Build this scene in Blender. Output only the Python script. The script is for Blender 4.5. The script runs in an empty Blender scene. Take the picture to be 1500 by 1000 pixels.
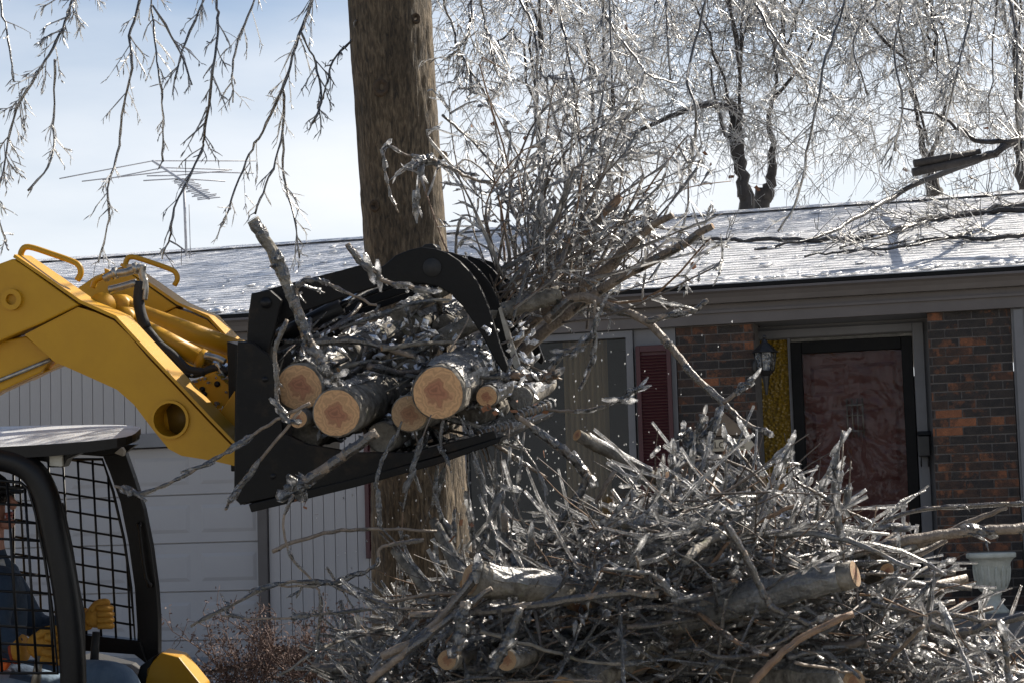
import bpy, bmesh, math, random
import numpy as np
from mathutils import Vector, Matrix

# ------------------------------------------------------------------ camera, sky, sun, exposure
SC = bpy.context.scene
COL = SC.collection
W_PX, H_PX, F_PX = 1500.0, 1000.0, 2900.0
EYE = Vector((0.0, 0.0, 1.6))
PITCH, ROLL = math.atan(280.0 / F_PX), math.radians(-1.7)
cam_data = bpy.data.cameras.new('camera')
cam = bpy.data.objects.new('camera', cam_data)
COL.objects.link(cam)
CAM_R = Matrix.Rotation(math.radians(90) + PITCH, 3, 'X') @ Matrix.Rotation(ROLL, 3, 'Z')
cam.matrix_world = Matrix.Translation(EYE) @ CAM_R.to_4x4()
cam_data.sensor_width = 36.0
cam_data.lens = 36.0 * F_PX / W_PX
cam_data.clip_start, cam_data.clip_end = 0.1, 3000.0
SC.camera = cam

SUN_EL, SUN_AZ = math.radians(41), math.radians(54)      # azimuth measured from +Y towards +X
world = bpy.data.worlds.new('World'); SC.world = world; world.use_nodes = True
wn = world.node_tree
sky = wn.nodes.new('ShaderNodeTexSky'); sky.sky_type = 'NISHITA'; sky.sun_disc = False
sky.sun_elevation, sky.sun_rotation = SUN_EL, SUN_AZ
sky.air_density, sky.dust_density, sky.ozone_density = 1.0, 1.5, 1.0
# thin white winter cloud veil, thicker low down, over the whole sky
tc = wn.nodes.new('ShaderNodeTexCoord')
mp_ = wn.nodes.new('ShaderNodeMapping'); mp_.inputs['Scale'].default_value = (1.2, 1.2, 4.5)
nz = wn.nodes.new('ShaderNodeTexNoise'); nz.inputs['Scale'].default_value = 2.0; nz.inputs['Detail'].default_value = 7.0; nz.inputs['Roughness'].default_value = 0.5
sep = wn.nodes.new('ShaderNodeSeparateXYZ')
mr = wn.nodes.new('ShaderNodeMapRange'); mr.inputs['From Min'].default_value = 0.02; mr.inputs['From Max'].default_value = 0.38
mr.inputs['To Min'].default_value = 0.40; mr.inputs['To Max'].default_value = -0.22
addn = wn.nodes.new('ShaderNodeMath'); addn.operation = 'ADD'
rmp = wn.nodes.new('ShaderNodeValToRGB'); rmp.color_ramp.elements[0].position = 0.34; rmp.color_ramp.elements[1].position = 0.80
mixw = wn.nodes.new('ShaderNodeMixRGB'); mixw.inputs['Color2'].default_value = (7.5, 7.75, 8.1, 1)
bg = wn.nodes['Background']; bg.inputs['Strength'].default_value = 0.075
L = wn.links.new
L(tc.outputs['Generated'], mp_.inputs['Vector']); L(mp_.outputs['Vector'], nz.inputs['Vector'])
L(tc.outputs['Generated'], sep.inputs[0]); L(sep.outputs['Z'], mr.inputs['Value'])
L(nz.outputs['Fac'], addn.inputs[0]); L(mr.outputs['Result'], addn.inputs[1]); L(addn.outputs[0], rmp.inputs['Fac'])
L(sky.outputs['Color'], mixw.inputs['Color1']); L(rmp.outputs['Color'], mixw.inputs['Fac']); L(mixw.outputs['Color'], bg.inputs['Color'])

sun_data = bpy.data.lights.new('sun', 'SUN'); sun_data.energy = 5.0; sun_data.angle = math.radians(0.5); sun_data.color = (1.0, 0.92, 0.80)
sun = bpy.data.objects.new('sun', sun_data); COL.objects.link(sun)
SUN_DIR = Vector((math.sin(SUN_AZ) * math.cos(SUN_EL), math.cos(SUN_AZ) * math.cos(SUN_EL), math.sin(SUN_EL)))
sun.rotation_euler = SUN_DIR.to_track_quat('Z', 'Y').to_euler(); sun.location = SUN_DIR * 60
vs = SC.view_settings; vs.view_transform = 'Standard'; vs.look = 'None'; vs.exposure = 0.82; vs.gamma = 1.0; vs.use_curve_mapping = False
SC.render.engine = 'CYCLES'
cy = SC.cycles; cy.use_denoising = True; cy.max_bounces = 8; cy.diffuse_bounces = 3; cy.glossy_bounces = 3; cy.transmission_bounces = 6
cy.transparent_max_bounces = 16; cy.sample_clamp_indirect = 6.0; cy.caustics_reflective = False; cy.caustics_refractive = False
try: cy.denoiser = 'OPENIMAGEDENOISE'; cy.denoising_prefilter = 'ACCURATE'
except Exception: pass

# ------------------------------------------------------------------ geometry helpers
def ray(px, py):
    d = CAM_R @ Vector(((px - W_PX / 2) / F_PX, -(py - H_PX / 2) / F_PX, -1.0))
    return d                                        # camera depth 1
def P(px, py, depth):
    return EYE + ray(px, py) * depth
def on_plane(px, py, p0, n):
    d = ray(px, py)
    return EYE + d * ((p0 - EYE).dot(n) / d.dot(n))
def depth_of(p):
    return (p - EYE).dot(CAM_R @ Vector((0, 0, -1)))
def pix(p):
    q = CAM_R.transposed() @ (p - EYE)
    return (W_PX / 2 + F_PX * q.x / -q.z, H_PX / 2 - F_PX * q.y / -q.z)
def V(*a): return Vector(a)

class MB:
    """collects geometry in world coordinates; build() links it as one mesh object"""
    def __init__(s): s.v = []; s.f = []; s.m = []; s.smooth = []
    def add(s, verts, faces, mi=0, smooth=False):
        o = len(s.v)
        s.v.extend([tuple(v) for v in verts]); s.f.extend([tuple(i + o for i in f) for f in faces])
        s.m.extend([mi] * len(faces)); s.smooth.extend([smooth] * len(faces)); return s
    def box(s, c, ax, ay, az, mi=0):                # centre and three half-axis vectors
        c = Vector(c); vs_ = [c + ax * i + ay * j + az * k for k in (-1, 1) for j in (-1, 1) for i in (-1, 1)]
        fs = [(0, 2, 3, 1), (4, 5, 7, 6), (0, 1, 5, 4), (2, 6, 7, 3), (0, 4, 6, 2), (1, 3, 7, 5)]
        return s.add(vs_, fs, mi)
    def prism(s, poly, off, mi=0, hole=None):       # polygon of points, extruded by the vector off
        n = len(poly); a = [Vector(p) for p in poly]; b = [p + off for p in a]
        fs = [tuple(range(n - 1, -1, -1)), tuple(range(n, 2 * n))] + [(i, (i + 1) % n, n + (i + 1) % n, n + i) for i in range(n)]
        return s.add(a + b, fs, mi)
    def tube(s, pts, rad, n=6, mi=0, cap=True, smooth=True):
        pts = np.array([tuple(p) for p in pts], float); k = len(pts)
        r = np.full(k, float(rad)) if np.isscalar(rad) else np.array(rad, float)
        t = np.gradient(pts, axis=0); t /= np.linalg.norm(t, axis=1)[:, None] + 1e-12
        u = np.cross(t[0], (0.31, 0.21, 0.93));
        if np.linalg.norm(u) < 1e-3: u = np.cross(t[0], (1, 0, 0))
        u /= np.linalg.norm(u); ang = np.arange(n) * 2 * math.pi / n; ca, sa = np.cos(ang), np.sin(ang)
        out = np.empty((k, n, 3))
        for i in range(k):
            u = u - t[i] * (u @ t[i]); u /= np.linalg.norm(u) + 1e-12; w = np.cross(t[i], u)
            out[i] = pts[i] + r[i] * (ca[:, None] * u + sa[:, None] * w)
        fs = []
        for i in range(k - 1):
            a = i * n; b = a + n
            for j in range(n):
                j2 = (j + 1) % n; fs.append((a + j, a + j2, b + j2, b + j))
        if cap: fs.append(tuple(range(n - 1, -1, -1))); fs.append(tuple((k - 1) * n + j for j in range(n)))
        return s.add(out.reshape(-1, 3).tolist(), fs, mi, smooth)
    def ball(s, c, rx, ry=None, rz=None, n=10, m=7, mi=0, ax=None):
        ry = ry or rx; rz = rz or rx; c = Vector(c); A = ax or (V(1, 0, 0), V(0, 1, 0), V(0, 0, 1))
        vs_ = []; fs = []
        for i in range(m + 1):
            th = math.pi * i / m
            for j in range(n):
                ph = 2 * math.pi * j / n
                vs_.append(c + A[0] * (rx * math.sin(th) * math.cos(ph)) + A[1] * (ry * math.sin(th) * math.sin(ph)) + A[2] * (rz * math.cos(th)))
        for i in range(m):
            for j in range(n):
                j2 = (j + 1) % n; fs.append((i * n + j, (i + 1) * n + j, (i + 1) * n + j2, i * n + j2))
        return s.add(vs_, fs, mi, True)
    def lathe(s, c, prof, n=24, mi=0, up=V(0, 0, 1)):  # prof: (radius, height)
        c = Vector(c); vs_ = []; fs = []
        for (r, z) in prof:
            for j in range(n):
                a = 2 * math.pi * j / n; vs_.append(c + V(r * math.cos(a), r * math.sin(a), z))
        for i in range(len(prof) - 1):
            for j in range(n):
                j2 = (j + 1) % n; fs.append((i * n + j, i * n + j2, (i + 1) * n + j2, (i + 1) * n + j))
        return s.add(vs_, fs, mi, True)
    def build(s, name, mats, parent=None, bevel=0.0, segs=2):
        org = root_loc(parent)
        me = bpy.data.meshes.new(name)
        me.from_pydata([(v[0] - org[0], v[1] - org[1], v[2] - org[2]) for v in s.v], [], s.f)
        for m in (mats if isinstance(mats, (list, tuple)) else [mats]): me.materials.append(m)
        me.polygons.foreach_set('material_index', s.m); me.polygons.foreach_set('use_smooth', s.smooth)
        me.update()
        o = bpy.data.objects.new(name, me); COL.objects.link(o)
        if parent: o.parent = parent
        if bevel:
            b = o.modifiers.new('bevel', 'BEVEL'); b.width = bevel; b.segments = segs; b.limit_method = 'ANGLE'; b.angle_limit = math.radians(35)
        return o

ROOTS = {}
def root_loc(parent):
    while parent is not None:
        if parent.name in ROOTS: return ROOTS[parent.name]
        parent = parent.parent
    return V(0, 0, 0)
def tag(o, label=None, cat=None, group=None, kind=None):
    if label: o['label'] = label
    if cat: o['category'] = cat
    if group: o['group'] = group
    if kind: o['kind'] = kind
    return o
def thing(name, label, cat, loc=(0, 0, 0), group=None):
    o = bpy.data.objects.new(name, None); COL.objects.link(o); o.location = loc; o.empty_display_size = 0.1
    ROOTS[o.name] = Vector(loc)
    return tag(o, label, cat, group)
def copy_at(o, loc, parent=None):
    c = o.copy(); COL.objects.link(c); c.location = loc; c.parent = parent if parent else o.parent
    return c
def catmull(pts, k=6):
    pts = [Vector(p) for p in pts]
    if len(pts) < 3: return [pts[0].lerp(pts[-1], i / k) for i in range(k + 1)]
    q = [pts[0] * 2 - pts[1]] + pts + [pts[-1] * 2 - pts[-2]]; out = []
    for i in range(1, len(q) - 2):
        a, b, c, d = q[i - 1:i + 3]
        for j in range(k):
            t = j / k
            out.append(0.5 * ((2 * b) + (c - a) * t + (2 * a - 5 * b + 4 * c - d) * t * t + (3 * b - a - 3 * c + d) * t ** 3))
    out.append(pts[-1]); return out
def lerp(a, b, t): return a + (b - a) * t
def rvec(rng): return V(rng.gauss(0, 1), rng.gauss(0, 1), rng.gauss(0, 1))

# ------------------------------------------------------------------ materials
MATS = {}
def nmat(name):
    m = bpy.data.materials.new(name); m.use_nodes = True; MATS[name] = m
    return m, m.node_tree, m.node_tree.nodes['Principled BSDF']
def pmat(name, c1, c2=None, scale=8.0, rough=0.7, bump=0.0, bscale=40.0, metal=0.0, stretch=None, coat=0.0, detail=6.0, c3=None, spots=0.0, spec=0.5, lo=0.35, hi=0.68):
    m, nt, b = nmat(name); ln = nt.links.new
    b.inputs['Roughness'].default_value = rough; b.inputs['Metallic'].default_value = metal
    b.inputs['Coat Weight'].default_value = coat; b.inputs['Specular IOR Level'].default_value = spec
    co = nt.nodes.new('ShaderNodeTexCoord'); mpn = nt.nodes.new('ShaderNodeMapping'); ln(co.outputs['Object'], mpn.inputs['Vector'])
    if stretch: mpn.inputs['Scale'].default_value = stretch
    if c2 is None: c2 = tuple(x * 0.8 for x in c1)
    n = nt.nodes.new('ShaderNodeTexNoise'); n.inputs['Scale'].default_value = scale; n.inputs['Detail'].default_value = detail; n.inputs['Roughness'].default_value = 0.6
    ln(mpn.outputs['Vector'], n.inputs['Vector'])
    r = nt.nodes.new('ShaderNodeValToRGB'); r.color_ramp.elements[0].position = lo; r.color_ramp.elements[1].position = hi
    r.color_ramp.elements[0].color = (*c1, 1); r.color_ramp.elements[1].color = (*c2, 1); ln(n.outputs['Fac'], r.inputs['Fac'])
    last = r.outputs['Color']
    if c3:
        n3 = nt.nodes.new('ShaderNodeTexNoise'); n3.inputs['Scale'].default_value = scale * 0.37; n3.inputs['Detail'].default_value = 8.0; n3.inputs['Roughness'].default_value = 0.7
        ln(mpn.outputs['Vector'], n3.inputs['Vector'])
        r3 = nt.nodes.new('ShaderNodeValToRGB'); r3.color_ramp.elements[0].position = 1 - spots - 0.05; r3.color_ramp.elements[1].position = 1 - spots + 0.06
        ln(n3.outputs['Fac'], r3.inputs['Fac']); mx = nt.nodes.new('ShaderNodeMixRGB'); mx.inputs['Color2'].default_value = (*c3, 1)
        ln(r3.outputs['Color'], mx.inputs['Fac']); ln(last, mx.inputs['Color1']); last = mx.outputs['Color']
    ln(last, b.inputs['Base Color'])
    if bump:
        nb = nt.nodes.new('ShaderNodeTexNoise'); nb.inputs['Scale'].default_value = bscale; nb.inputs['Detail'].default_value = 5.0
        ln(mpn.outputs['Vector'], nb.inputs['Vector']); bm_ = nt.nodes.new('ShaderNodeBump'); bm_.inputs['Strength'].default_value = bump; bm_.inputs['Distance'].default_value = 0.02
        ln(nb.outputs['Fac'], bm_.inputs['Height']); ln(bm_.outputs['Normal'], b.inputs['Normal'])
    return m
def icemat(name, clear, translucent, milk, rough=0.06, bscale=60.0, bump=0.5, tint=(0.97, 0.98, 1.0), refract=True, gloss_r=0.3, bdist=0.004, vscale=45.0, patchy=True):
    """ice: clear glassy share + light scattered through + milky white share, with a wet glossy skin"""
    m = bpy.data.materials.new(name); m.use_nodes = True; MATS[name] = m; nt = m.node_tree; ln = nt.links.new
    nt.nodes.remove(nt.nodes['Principled BSDF']); out = nt.nodes['Material Output']
    co = nt.nodes.new('ShaderNodeTexCoord'); nb = nt.nodes.new('ShaderNodeTexNoise'); nb.inputs['Scale'].default_value = bscale; nb.inputs['Detail'].default_value = 4.0
    ln(co.outputs['Object'], nb.inputs['Vector']); bp = nt.nodes.new('ShaderNodeBump'); bp.inputs['Strength'].default_value = bump; bp.inputs['Distance'].default_value = bdist
    ln(nb.outputs['Fac'], bp.inputs['Height'])
    tr = nt.nodes.new('ShaderNodeBsdfTransparent'); tr.inputs[0].default_value = (*tint, 1)
    if refract:
        gl = nt.nodes.new('ShaderNodeBsdfRefraction'); gl.inputs['IOR'].default_value = 1.31; gl.inputs['Roughness'].default_value = rough; gl.inputs['Color'].default_value = (*tint, 1)
        ln(bp.outputs['Normal'], gl.inputs['Normal']); mx0 = nt.nodes.new('ShaderNodeMixShader'); mx0.inputs[0].default_value = 0.62
        ln(tr.outputs[0], mx0.inputs[1]); ln(gl.outputs[0], mx0.inputs[2]); base = mx0
    else: base = tr
    tl = nt.nodes.new('ShaderNodeBsdfTranslucent'); tl.inputs[0].default_value = (0.97, 0.97, 0.97, 1); ln(bp.outputs['Normal'], tl.inputs['Normal'])
    df = nt.nodes.new('ShaderNodeBsdfDiffuse'); df.inputs[0].default_value = (0.82, 0.84, 0.87, 1); ln(bp.outputs['Normal'], df.inputs['Normal'])
    s = clear + translucent + milk
    m1 = nt.nodes.new('ShaderNodeMixShader'); share = translucent / max(1e-6, clear + translucent)
    nv = nt.nodes.new('ShaderNodeTexNoise'); nv.inputs['Scale'].default_value = vscale; nv.inputs['Detail'].default_value = 3.0; ln(co.outputs['Object'], nv.inputs['Vector'])
    rv = nt.nodes.new('ShaderNodeMapRange'); rv.inputs['From Min'].default_value = 0.40; rv.inputs['From Max'].default_value = 0.56    # bubbly white patches in clear ice
    rv.inputs['To Min'].default_value = share * 0.30; rv.inputs['To Max'].default_value = min(1.0, share * 2.2); ln(nv.outputs['Fac'], rv.inputs['Value'])
    if patchy: ln(rv.outputs['Result'], m1.inputs[0])
    else: m1.inputs[0].default_value = share
    ln(base.outputs[0], m1.inputs[1]); ln(tl.outputs[0], m1.inputs[2])
    m2 = nt.nodes.new('ShaderNodeMixShader'); m2.inputs[0].default_value = milk / s; ln(m1.outputs[0], m2.inputs[1]); ln(df.outputs[0], m2.inputs[2])
    gs = nt.nodes.new('ShaderNodeBsdfGlossy'); gs.inputs['Roughness'].default_value = gloss_r; ln(bp.outputs['Normal'], gs.inputs['Normal'])
    fr = nt.nodes.new('ShaderNodeFresnel'); fr.inputs['IOR'].default_value = 1.85; ln(bp.outputs['Normal'], fr.inputs['Normal'])
    m3 = nt.nodes.new('ShaderNodeMixShader'); ln(fr.outputs[0], m3.inputs[0]); ln(m2.outputs[0], m3.inputs[1]); ln(gs.outputs[0], m3.inputs[2])
    ln(m3.outputs[0], out.inputs['Surface']); return m
def glassmat(name, gloss=0.12, rough=0.02, tint=(0.8, 0.82, 0.82), bump=0.0, bscale=6.0):
    m = bpy.data.materials.new(name); m.use_nodes = True; MATS[name] = m; nt = m.node_tree; ln = nt.links.new
    nt.nodes.remove(nt.nodes['Principled BSDF']); out = nt.nodes['Material Output']
    tr = nt.nodes.new('ShaderNodeBsdfTransparent'); tr.inputs[0].default_value = (*tint, 1)
    gs = nt.nodes.new('ShaderNodeBsdfGlossy'); gs.inputs['Roughness'].default_value = rough
    mx = nt.nodes.new('ShaderNodeMixShader'); mx.inputs[0].default_value = gloss
    if bump:
        co = nt.nodes.new('ShaderNodeTexCoord'); nb = nt.nodes.new('ShaderNodeTexNoise'); nb.inputs['Scale'].default_value = bscale; nb.inputs['Detail'].default_value = 2.0; nb.inputs['Distortion'].default_value = 1.5
        ln(co.outputs['Object'], nb.inputs['Vector']); bp = nt.nodes.new('ShaderNodeBump'); bp.inputs['Strength'].default_value = bump; bp.inputs['Distance'].default_value = 0.1
        ln(nb.outputs['Fac'], bp.inputs['Height']); ln(bp.outputs['Normal'], gs.inputs['Normal'])
    ln(tr.outputs[0], mx.inputs[1]); ln(gs.outputs[0], mx.inputs[2]); ln(mx.outputs[0], out.inputs['Surface']); return m

M_SIDING = pmat('siding_paint', (0.37, 0.355, 0.35), (0.325, 0.31, 0.307), 3.0, 0.6, 0.15, 60, stretch=(1, 1, 0.15))
M_GARAGE = pmat('garage_door_paint', (0.345, 0.337, 0.34), (0.315, 0.307, 0.312), 2.0, 0.5, 0.05, 90)
M_FASCIA = pmat('fascia_paint', (0.115, 0.10, 0.094), (0.095, 0.083, 0.078), 4.0, 0.55)
M_TRIM = pmat('trim_paint', (0.165, 0.165, 0.172), (0.135, 0.135, 0.142), 5.0, 0.55)
M_SOFFIT = pmat('soffit_paint', (0.20, 0.205, 0.225), (0.17, 0.175, 0.195), 3.0, 0.7)
M_POST = pmat('brown_post', (0.09, 0.08, 0.076), (0.075, 0.066, 0.062), 5.0, 0.6)
M_MORTAR = pmat('mortar', (0.15, 0.137, 0.13), (0.10, 0.092, 0.088), 30.0, 0.95, 0.3, 120)
def brickmat(i, a, b, c3, sp):
    m = pmat('brick_%s' % i, a, b, 14.0, 0.9, 0.5, 110, c3=c3, spots=sp, detail=8.0); nt = m.node_tree      # every brick fired differently
    oi = nt.nodes.new('ShaderNodeObjectInfo'); cb = nt.nodes.new('ShaderNodeCombineXYZ'); mu = nt.nodes.new('ShaderNodeMath'); mu.operation = 'MULTIPLY'; mu.inputs[1].default_value = 37.0
    nt.links.new(oi.outputs['Random'], mu.inputs[0])
    for k in range(3): nt.links.new(mu.outputs[0], cb.inputs[k])
    mpn = [n for n in nt.nodes if n.type == 'MAPPING'][0]; nt.links.new(cb.outputs[0], mpn.inputs['Location']); return m
M_BRICKS = [brickmat('charcoal', (0.022, 0.020, 0.020), (0.042, 0.034, 0.030), (0.17, 0.072, 0.038), 0.40),
            brickmat('dark_brown', (0.032, 0.023, 0.02), (0.07, 0.042, 0.03), (0.22, 0.088, 0.042), 0.44),
            brickmat('mottled', (0.085, 0.042, 0.028), (0.03, 0.024, 0.021), (0.20, 0.078, 0.038), 0.42),
            brickmat('orange', (0.27, 0.105, 0.048), (0.18, 0.072, 0.037), (0.045, 0.032, 0.026), 0.40)]
M_RED = pmat('dark_red_paint', (0.06, 0.012, 0.015), (0.048, 0.010, 0.013), 6.0, 0.5)
M_DOOR = pmat('red_door_paint', (0.16, 0.048, 0.048), (0.13, 0.042, 0.042), 4.0, 0.45)
M_BLACKFRAME = pmat('black_door_frame', (0.006, 0.006, 0.0066), (0.009, 0.009, 0.009), 12.0, 0.5, spec=0.12)
M_FOUND = pmat('foundation_concrete', (0.125, 0.103, 0.078), (0.095, 0.082, 0.063), 5.0, 0.95, 0.3, 50)
M_CONC = pmat('porch_concrete', (0.15, 0.15, 0.15), (0.11, 0.11, 0.113), 6.0, 0.9, 0.25, 50)
M_SHINGLE = None
M_BLACKMETAL = pmat('lantern_black', (0.012, 0.012, 0.013), (0.02, 0.019, 0.018), 20.0, 0.45)
M_URN = pmat('weathered_white_urn', (0.56, 0.56, 0.49), (0.42, 0.425, 0.36), 11.0, 0.85, 0.3, 60, c3=(0.25, 0.26, 0.21), spots=0.36)
M_CREAM = pmat('cream_sign', (0.50, 0.44, 0.33), (0.42, 0.36, 0.27), 9.0, 0.7)
M_INK = pmat('sign_lettering', (0.03, 0.022, 0.02), None, 9.0, 0.7)
M_CURTAIN = pmat('brown_curtain', (0.22, 0.155, 0.08), (0.16, 0.115, 0.06), 4.0, 0.9, stretch=(9, 9, 0.4))
M_ROOM = pmat('dim_room', (0.030, 0.031, 0.034), (0.022, 0.023, 0.025), 2.0, 0.9)
M_GLASS = glassmat('window_glass', 0.017, 0.05, (0.88, 0.89, 0.89))
M_WAVY = glassmat('storm_door_glass', 0.014, 0.03, (0.78, 0.76, 0.75), 0.22, 4.0)
M_YELLOW = pmat('yellow_machine_paint', (0.48, 0.252, 0.012), (0.41, 0.208, 0.011), 5.0, 0.42, 0.04, 60, c3=(0.13, 0.065, 0.02), spots=0.37, spec=0.3)
M_BLACK = pmat('black_machine_paint', (0.004, 0.0043, 0.0055), (0.007, 0.007, 0.008), 9.0, 0.42, 0.05, 60, c3=(0.02, 0.017, 0.014), spots=0.30, spec=0.28)
M_BUCKET = pmat('worn_black_bucket', (0.004, 0.004, 0.0047), (0.0075, 0.007, 0.0066), 7.0, 0.5, 0.12, 45, c3=(0.03, 0.021, 0.014), spots=0.37, spec=0.18)
M_CHROME = pmat('chrome_rod', (0.65, 0.66, 0.68), (0.55, 0.56, 0.58), 20.0, 0.16, metal=1.0)
M_STEEL = pmat('hose_fitting_steel', (0.40, 0.39, 0.36), (0.22, 0.20, 0.17), 25.0, 0.4, metal=0.8)
M_RUBBER = pmat('black_rubber', (0.014, 0.014, 0.015), (0.024, 0.023, 0.022), 12.0, 0.75, 0.1, 60)
M_FROSTROOF = pmat('frosted_cab_roof', (0.42, 0.43, 0.45), (0.60, 0.61, 0.62), 5.0, 0.42, 0.3, 130, spec=0.8, c3=(0.16, 0.165, 0.175), spots=0.40)
M_LAMPLENS = pmat('work_lamp_lens', (0.62, 0.61, 0.55), (0.50, 0.49, 0.44), 3.0, 0.3, 0.3, 60, stretch=(1, 1, 30))
M_DENIMJ = pmat('denim_jacket', (0.030, 0.055, 0.095), (0.022, 0.040, 0.072), 25.0, 0.9, 0.5, 22)
M_JEANS = pmat('blue_jeans', (0.075, 0.125, 0.20), (0.17, 0.235, 0.31), 9.0, 0.9, 0.5, 18, stretch=(1, 1, 0.4))
M_GLOVE = pmat('yellow_leather_glove', (0.50, 0.25, 0.03), (0.40, 0.19, 0.025), 16.0, 0.75, 0.4, 40)
M_SKIN = pmat('skin', (0.46, 0.23, 0.17), (0.40, 0.19, 0.14), 8.0, 0.55)
M_DARKCLOTH = pmat('dark_cap', (0.015, 0.015, 0.018), None, 9.0, 0.9)
M_CUFF = pmat('red_cuff', (0.30, 0.05, 0.02), None, 9.0, 0.8)
M_WHITE = pmat('white_collar', (0.6, 0.6, 0.58), None, 9.0, 0.9)
M_ORANGE = pmat('orange_strap', (0.75, 0.14, 0.02), None, 9.0, 0.7)
M_SEAT = pmat('black_vinyl', (0.018, 0.018, 0.02), None, 9.0, 0.5)
M_TRUNK = pmat('tree_bark', (0.115, 0.085, 0.055), (0.062, 0.048, 0.034), 26.0, 0.92, 0.9, 34, stretch=(1.6, 1.6, 0.22), c3=(0.17, 0.135, 0.09), spots=0.40)
M_KNOT = pmat('knot_bark', (0.05, 0.036, 0.025), (0.085, 0.06, 0.04), 40.0, 0.95, 0.8, 60)
M_LOGBARK = pmat('log_bark', (0.075, 0.066, 0.053), (0.27, 0.245, 0.205), 18.0, 0.8, 1.0, 30, c3=(0.09, 0.10, 0.045), spots=0.36)
M_BARK = pmat('branch_bark', (0.12, 0.092, 0.068), (0.27, 0.215, 0.165), 24.0, 0.5, 0.5, 90)
M_BARKRED = pmat('young_branch_bark', (0.16, 0.095, 0.058), (0.26, 0.17, 0.105), 22.0, 0.65, 0.4, 90)
M_DARKTWIG = pmat('wet_twig_bark', (0.06, 0.048, 0.040), (0.15, 0.12, 0.097), 22.0, 0.45, 0.4, 90)
M_SPLINTER = pmat('torn_wood', (0.52, 0.29, 0.10), (0.36, 0.17, 0.05), 14.0, 0.8, 0.7, 60, stretch=(1, 1, 0.3))
M_LEAF = pmat('dead_leaf', (0.22, 0.095, 0.045), (0.14, 0.065, 0.035), 20.0, 0.8)
M_SHRUB = pmat('dry_shrub', (0.115, 0.07, 0.055), (0.07, 0.045, 0.04), 14.0, 0.85)
M_GROUND = pmat('winter_lawn', (0.16, 0.14, 0.085), (0.42, 0.42, 0.42), 1.6, 0.9, 0.6, 40, c3=(0.09, 0.08, 0.05), spots=0.42)
M_DRIVE = pmat('driveway_concrete', (0.30, 0.29, 0.28), (0.22, 0.215, 0.21), 1.5, 0.9, 0.2, 60)
M_ALU = pmat('antenna_metal', (0.50, 0.51, 0.53), (0.36, 0.36, 0.38), 9.0, 0.5, metal=0.2)
M_ICE = icemat('clear_ice', 0.50, 0.48, 0.015, 0.03, 110.0, 0.8, gloss_r=0.20)
M_ICEFINE = icemat('glaze_ice', 0.27, 0.71, 0.02, 0.10, 160.0, 0.9, gloss_r=0.26, refract=False)
M_ICEFAR = icemat('distant_glaze_ice', 0.14, 0.83, 0.03, 0.16, 60.0, 0.8, gloss_r=0.34, patchy=False, refract=False)
M_RIME = icemat('white_crusted_ice', 0.16, 0.76, 0.08, 0.16, 120.0, 1.0, gloss_r=0.34, refract=False)

def cutmat(name, pale, heart, edge):
    m, nt, b = nmat(name); ln = nt.links.new; b.inputs['Roughness'].default_value = 0.75
    co = nt.nodes.new('ShaderNodeTexCoord'); n = nt.nodes.new('ShaderNodeTexNoise'); n.inputs['Scale'].default_value = 22.0; n.inputs['Detail'].default_value = 4.0
    ln(co.outputs['UV'], n.inputs['Vector'])
    le = nt.nodes.new('ShaderNodeVectorMath'); le.operation = 'LENGTH'; ln(co.outputs['UV'], le.inputs[0])   # uv holds radius-normalised offset from the pith
    n2 = nt.nodes.new('ShaderNodeTexNoise'); n2.inputs['Scale'].default_value = 2.2; ln(co.outputs['UV'], n2.inputs['Vector'])
    ma = nt.nodes.new('ShaderNodeMath'); ma.operation = 'MULTIPLY_ADD'; ma.inputs[1].default_value = 0.60; ln(n2.outputs['Fac'], ma.inputs[0])
    lm = nt.nodes.new('ShaderNodeMath'); lm.operation = 'MULTIPLY'; lm.inputs[1].default_value = 0.62; ln(le.outputs['Value'], lm.inputs[0]); ln(lm.outputs[0], ma.inputs[2])
    r = nt.nodes.new('ShaderNodeValToRGB'); e = r.color_ramp.elements
    e[0].position = 0.26; e[0].color = (*tuple(x * 0.55 for x in heart), 1); e[1].position = 0.97; e[1].color = (*edge, 1)
    for pos, c in ((0.34, heart), (0.52, heart), (0.68, pale), (0.86, pale)):
        x = r.color_ramp.elements.new(min(pos, 0.999)); x.color = (*c, 1)
    ln(ma.outputs[0], r.inputs['Fac'])
    sn = nt.nodes.new('ShaderNodeMath'); sn.operation = 'MULTIPLY'; sn.inputs[1].default_value = 52.0; ln(ma.outputs[0], sn.inputs[0])
    si = nt.nodes.new('ShaderNodeMath'); si.operation = 'SINE'; ln(sn.outputs[0], si.inputs[0])
    mr_ = nt.nodes.new('ShaderNodeMapRange'); mr_.inputs['From Min'].default_value = -1; mr_.inputs['To Min'].default_value = 0.74; mr_.inputs['To Max'].default_value = 1.0; ln(si.outputs[0], mr_.inputs['Value'])
    mx = nt.nodes.new('ShaderNodeMixRGB'); mx.blend_type = 'MULTIPLY'; mx.inputs['Fac'].default_value = 1.0
    ln(r.outputs['Color'], mx.inputs['Color1']); ln(mr_.outputs['Result'], mx.inputs['Color2']); ln(mx.outputs['Color'], b.inputs['Base Color'])
    bp = nt.nodes.new('ShaderNodeBump'); bp.inputs['Strength'].default_value = 0.4; bp.inputs['Distance'].default_value = 0.01; ln(n.outputs['Fac'], bp.inputs['Height']); ln(bp.outputs['Normal'], b.inputs['Normal'])
    return m
M_CUT = cutmat('sawn_wood', (0.58, 0.345, 0.175), (0.37, 0.165, 0.092), (0.52, 0.30, 0.15))
M_CUTDARK = cutmat('sawn_wood_weathered', (0.36, 0.235, 0.13), (0.25, 0.125, 0.065), (0.30, 0.19, 0.10))
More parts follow.
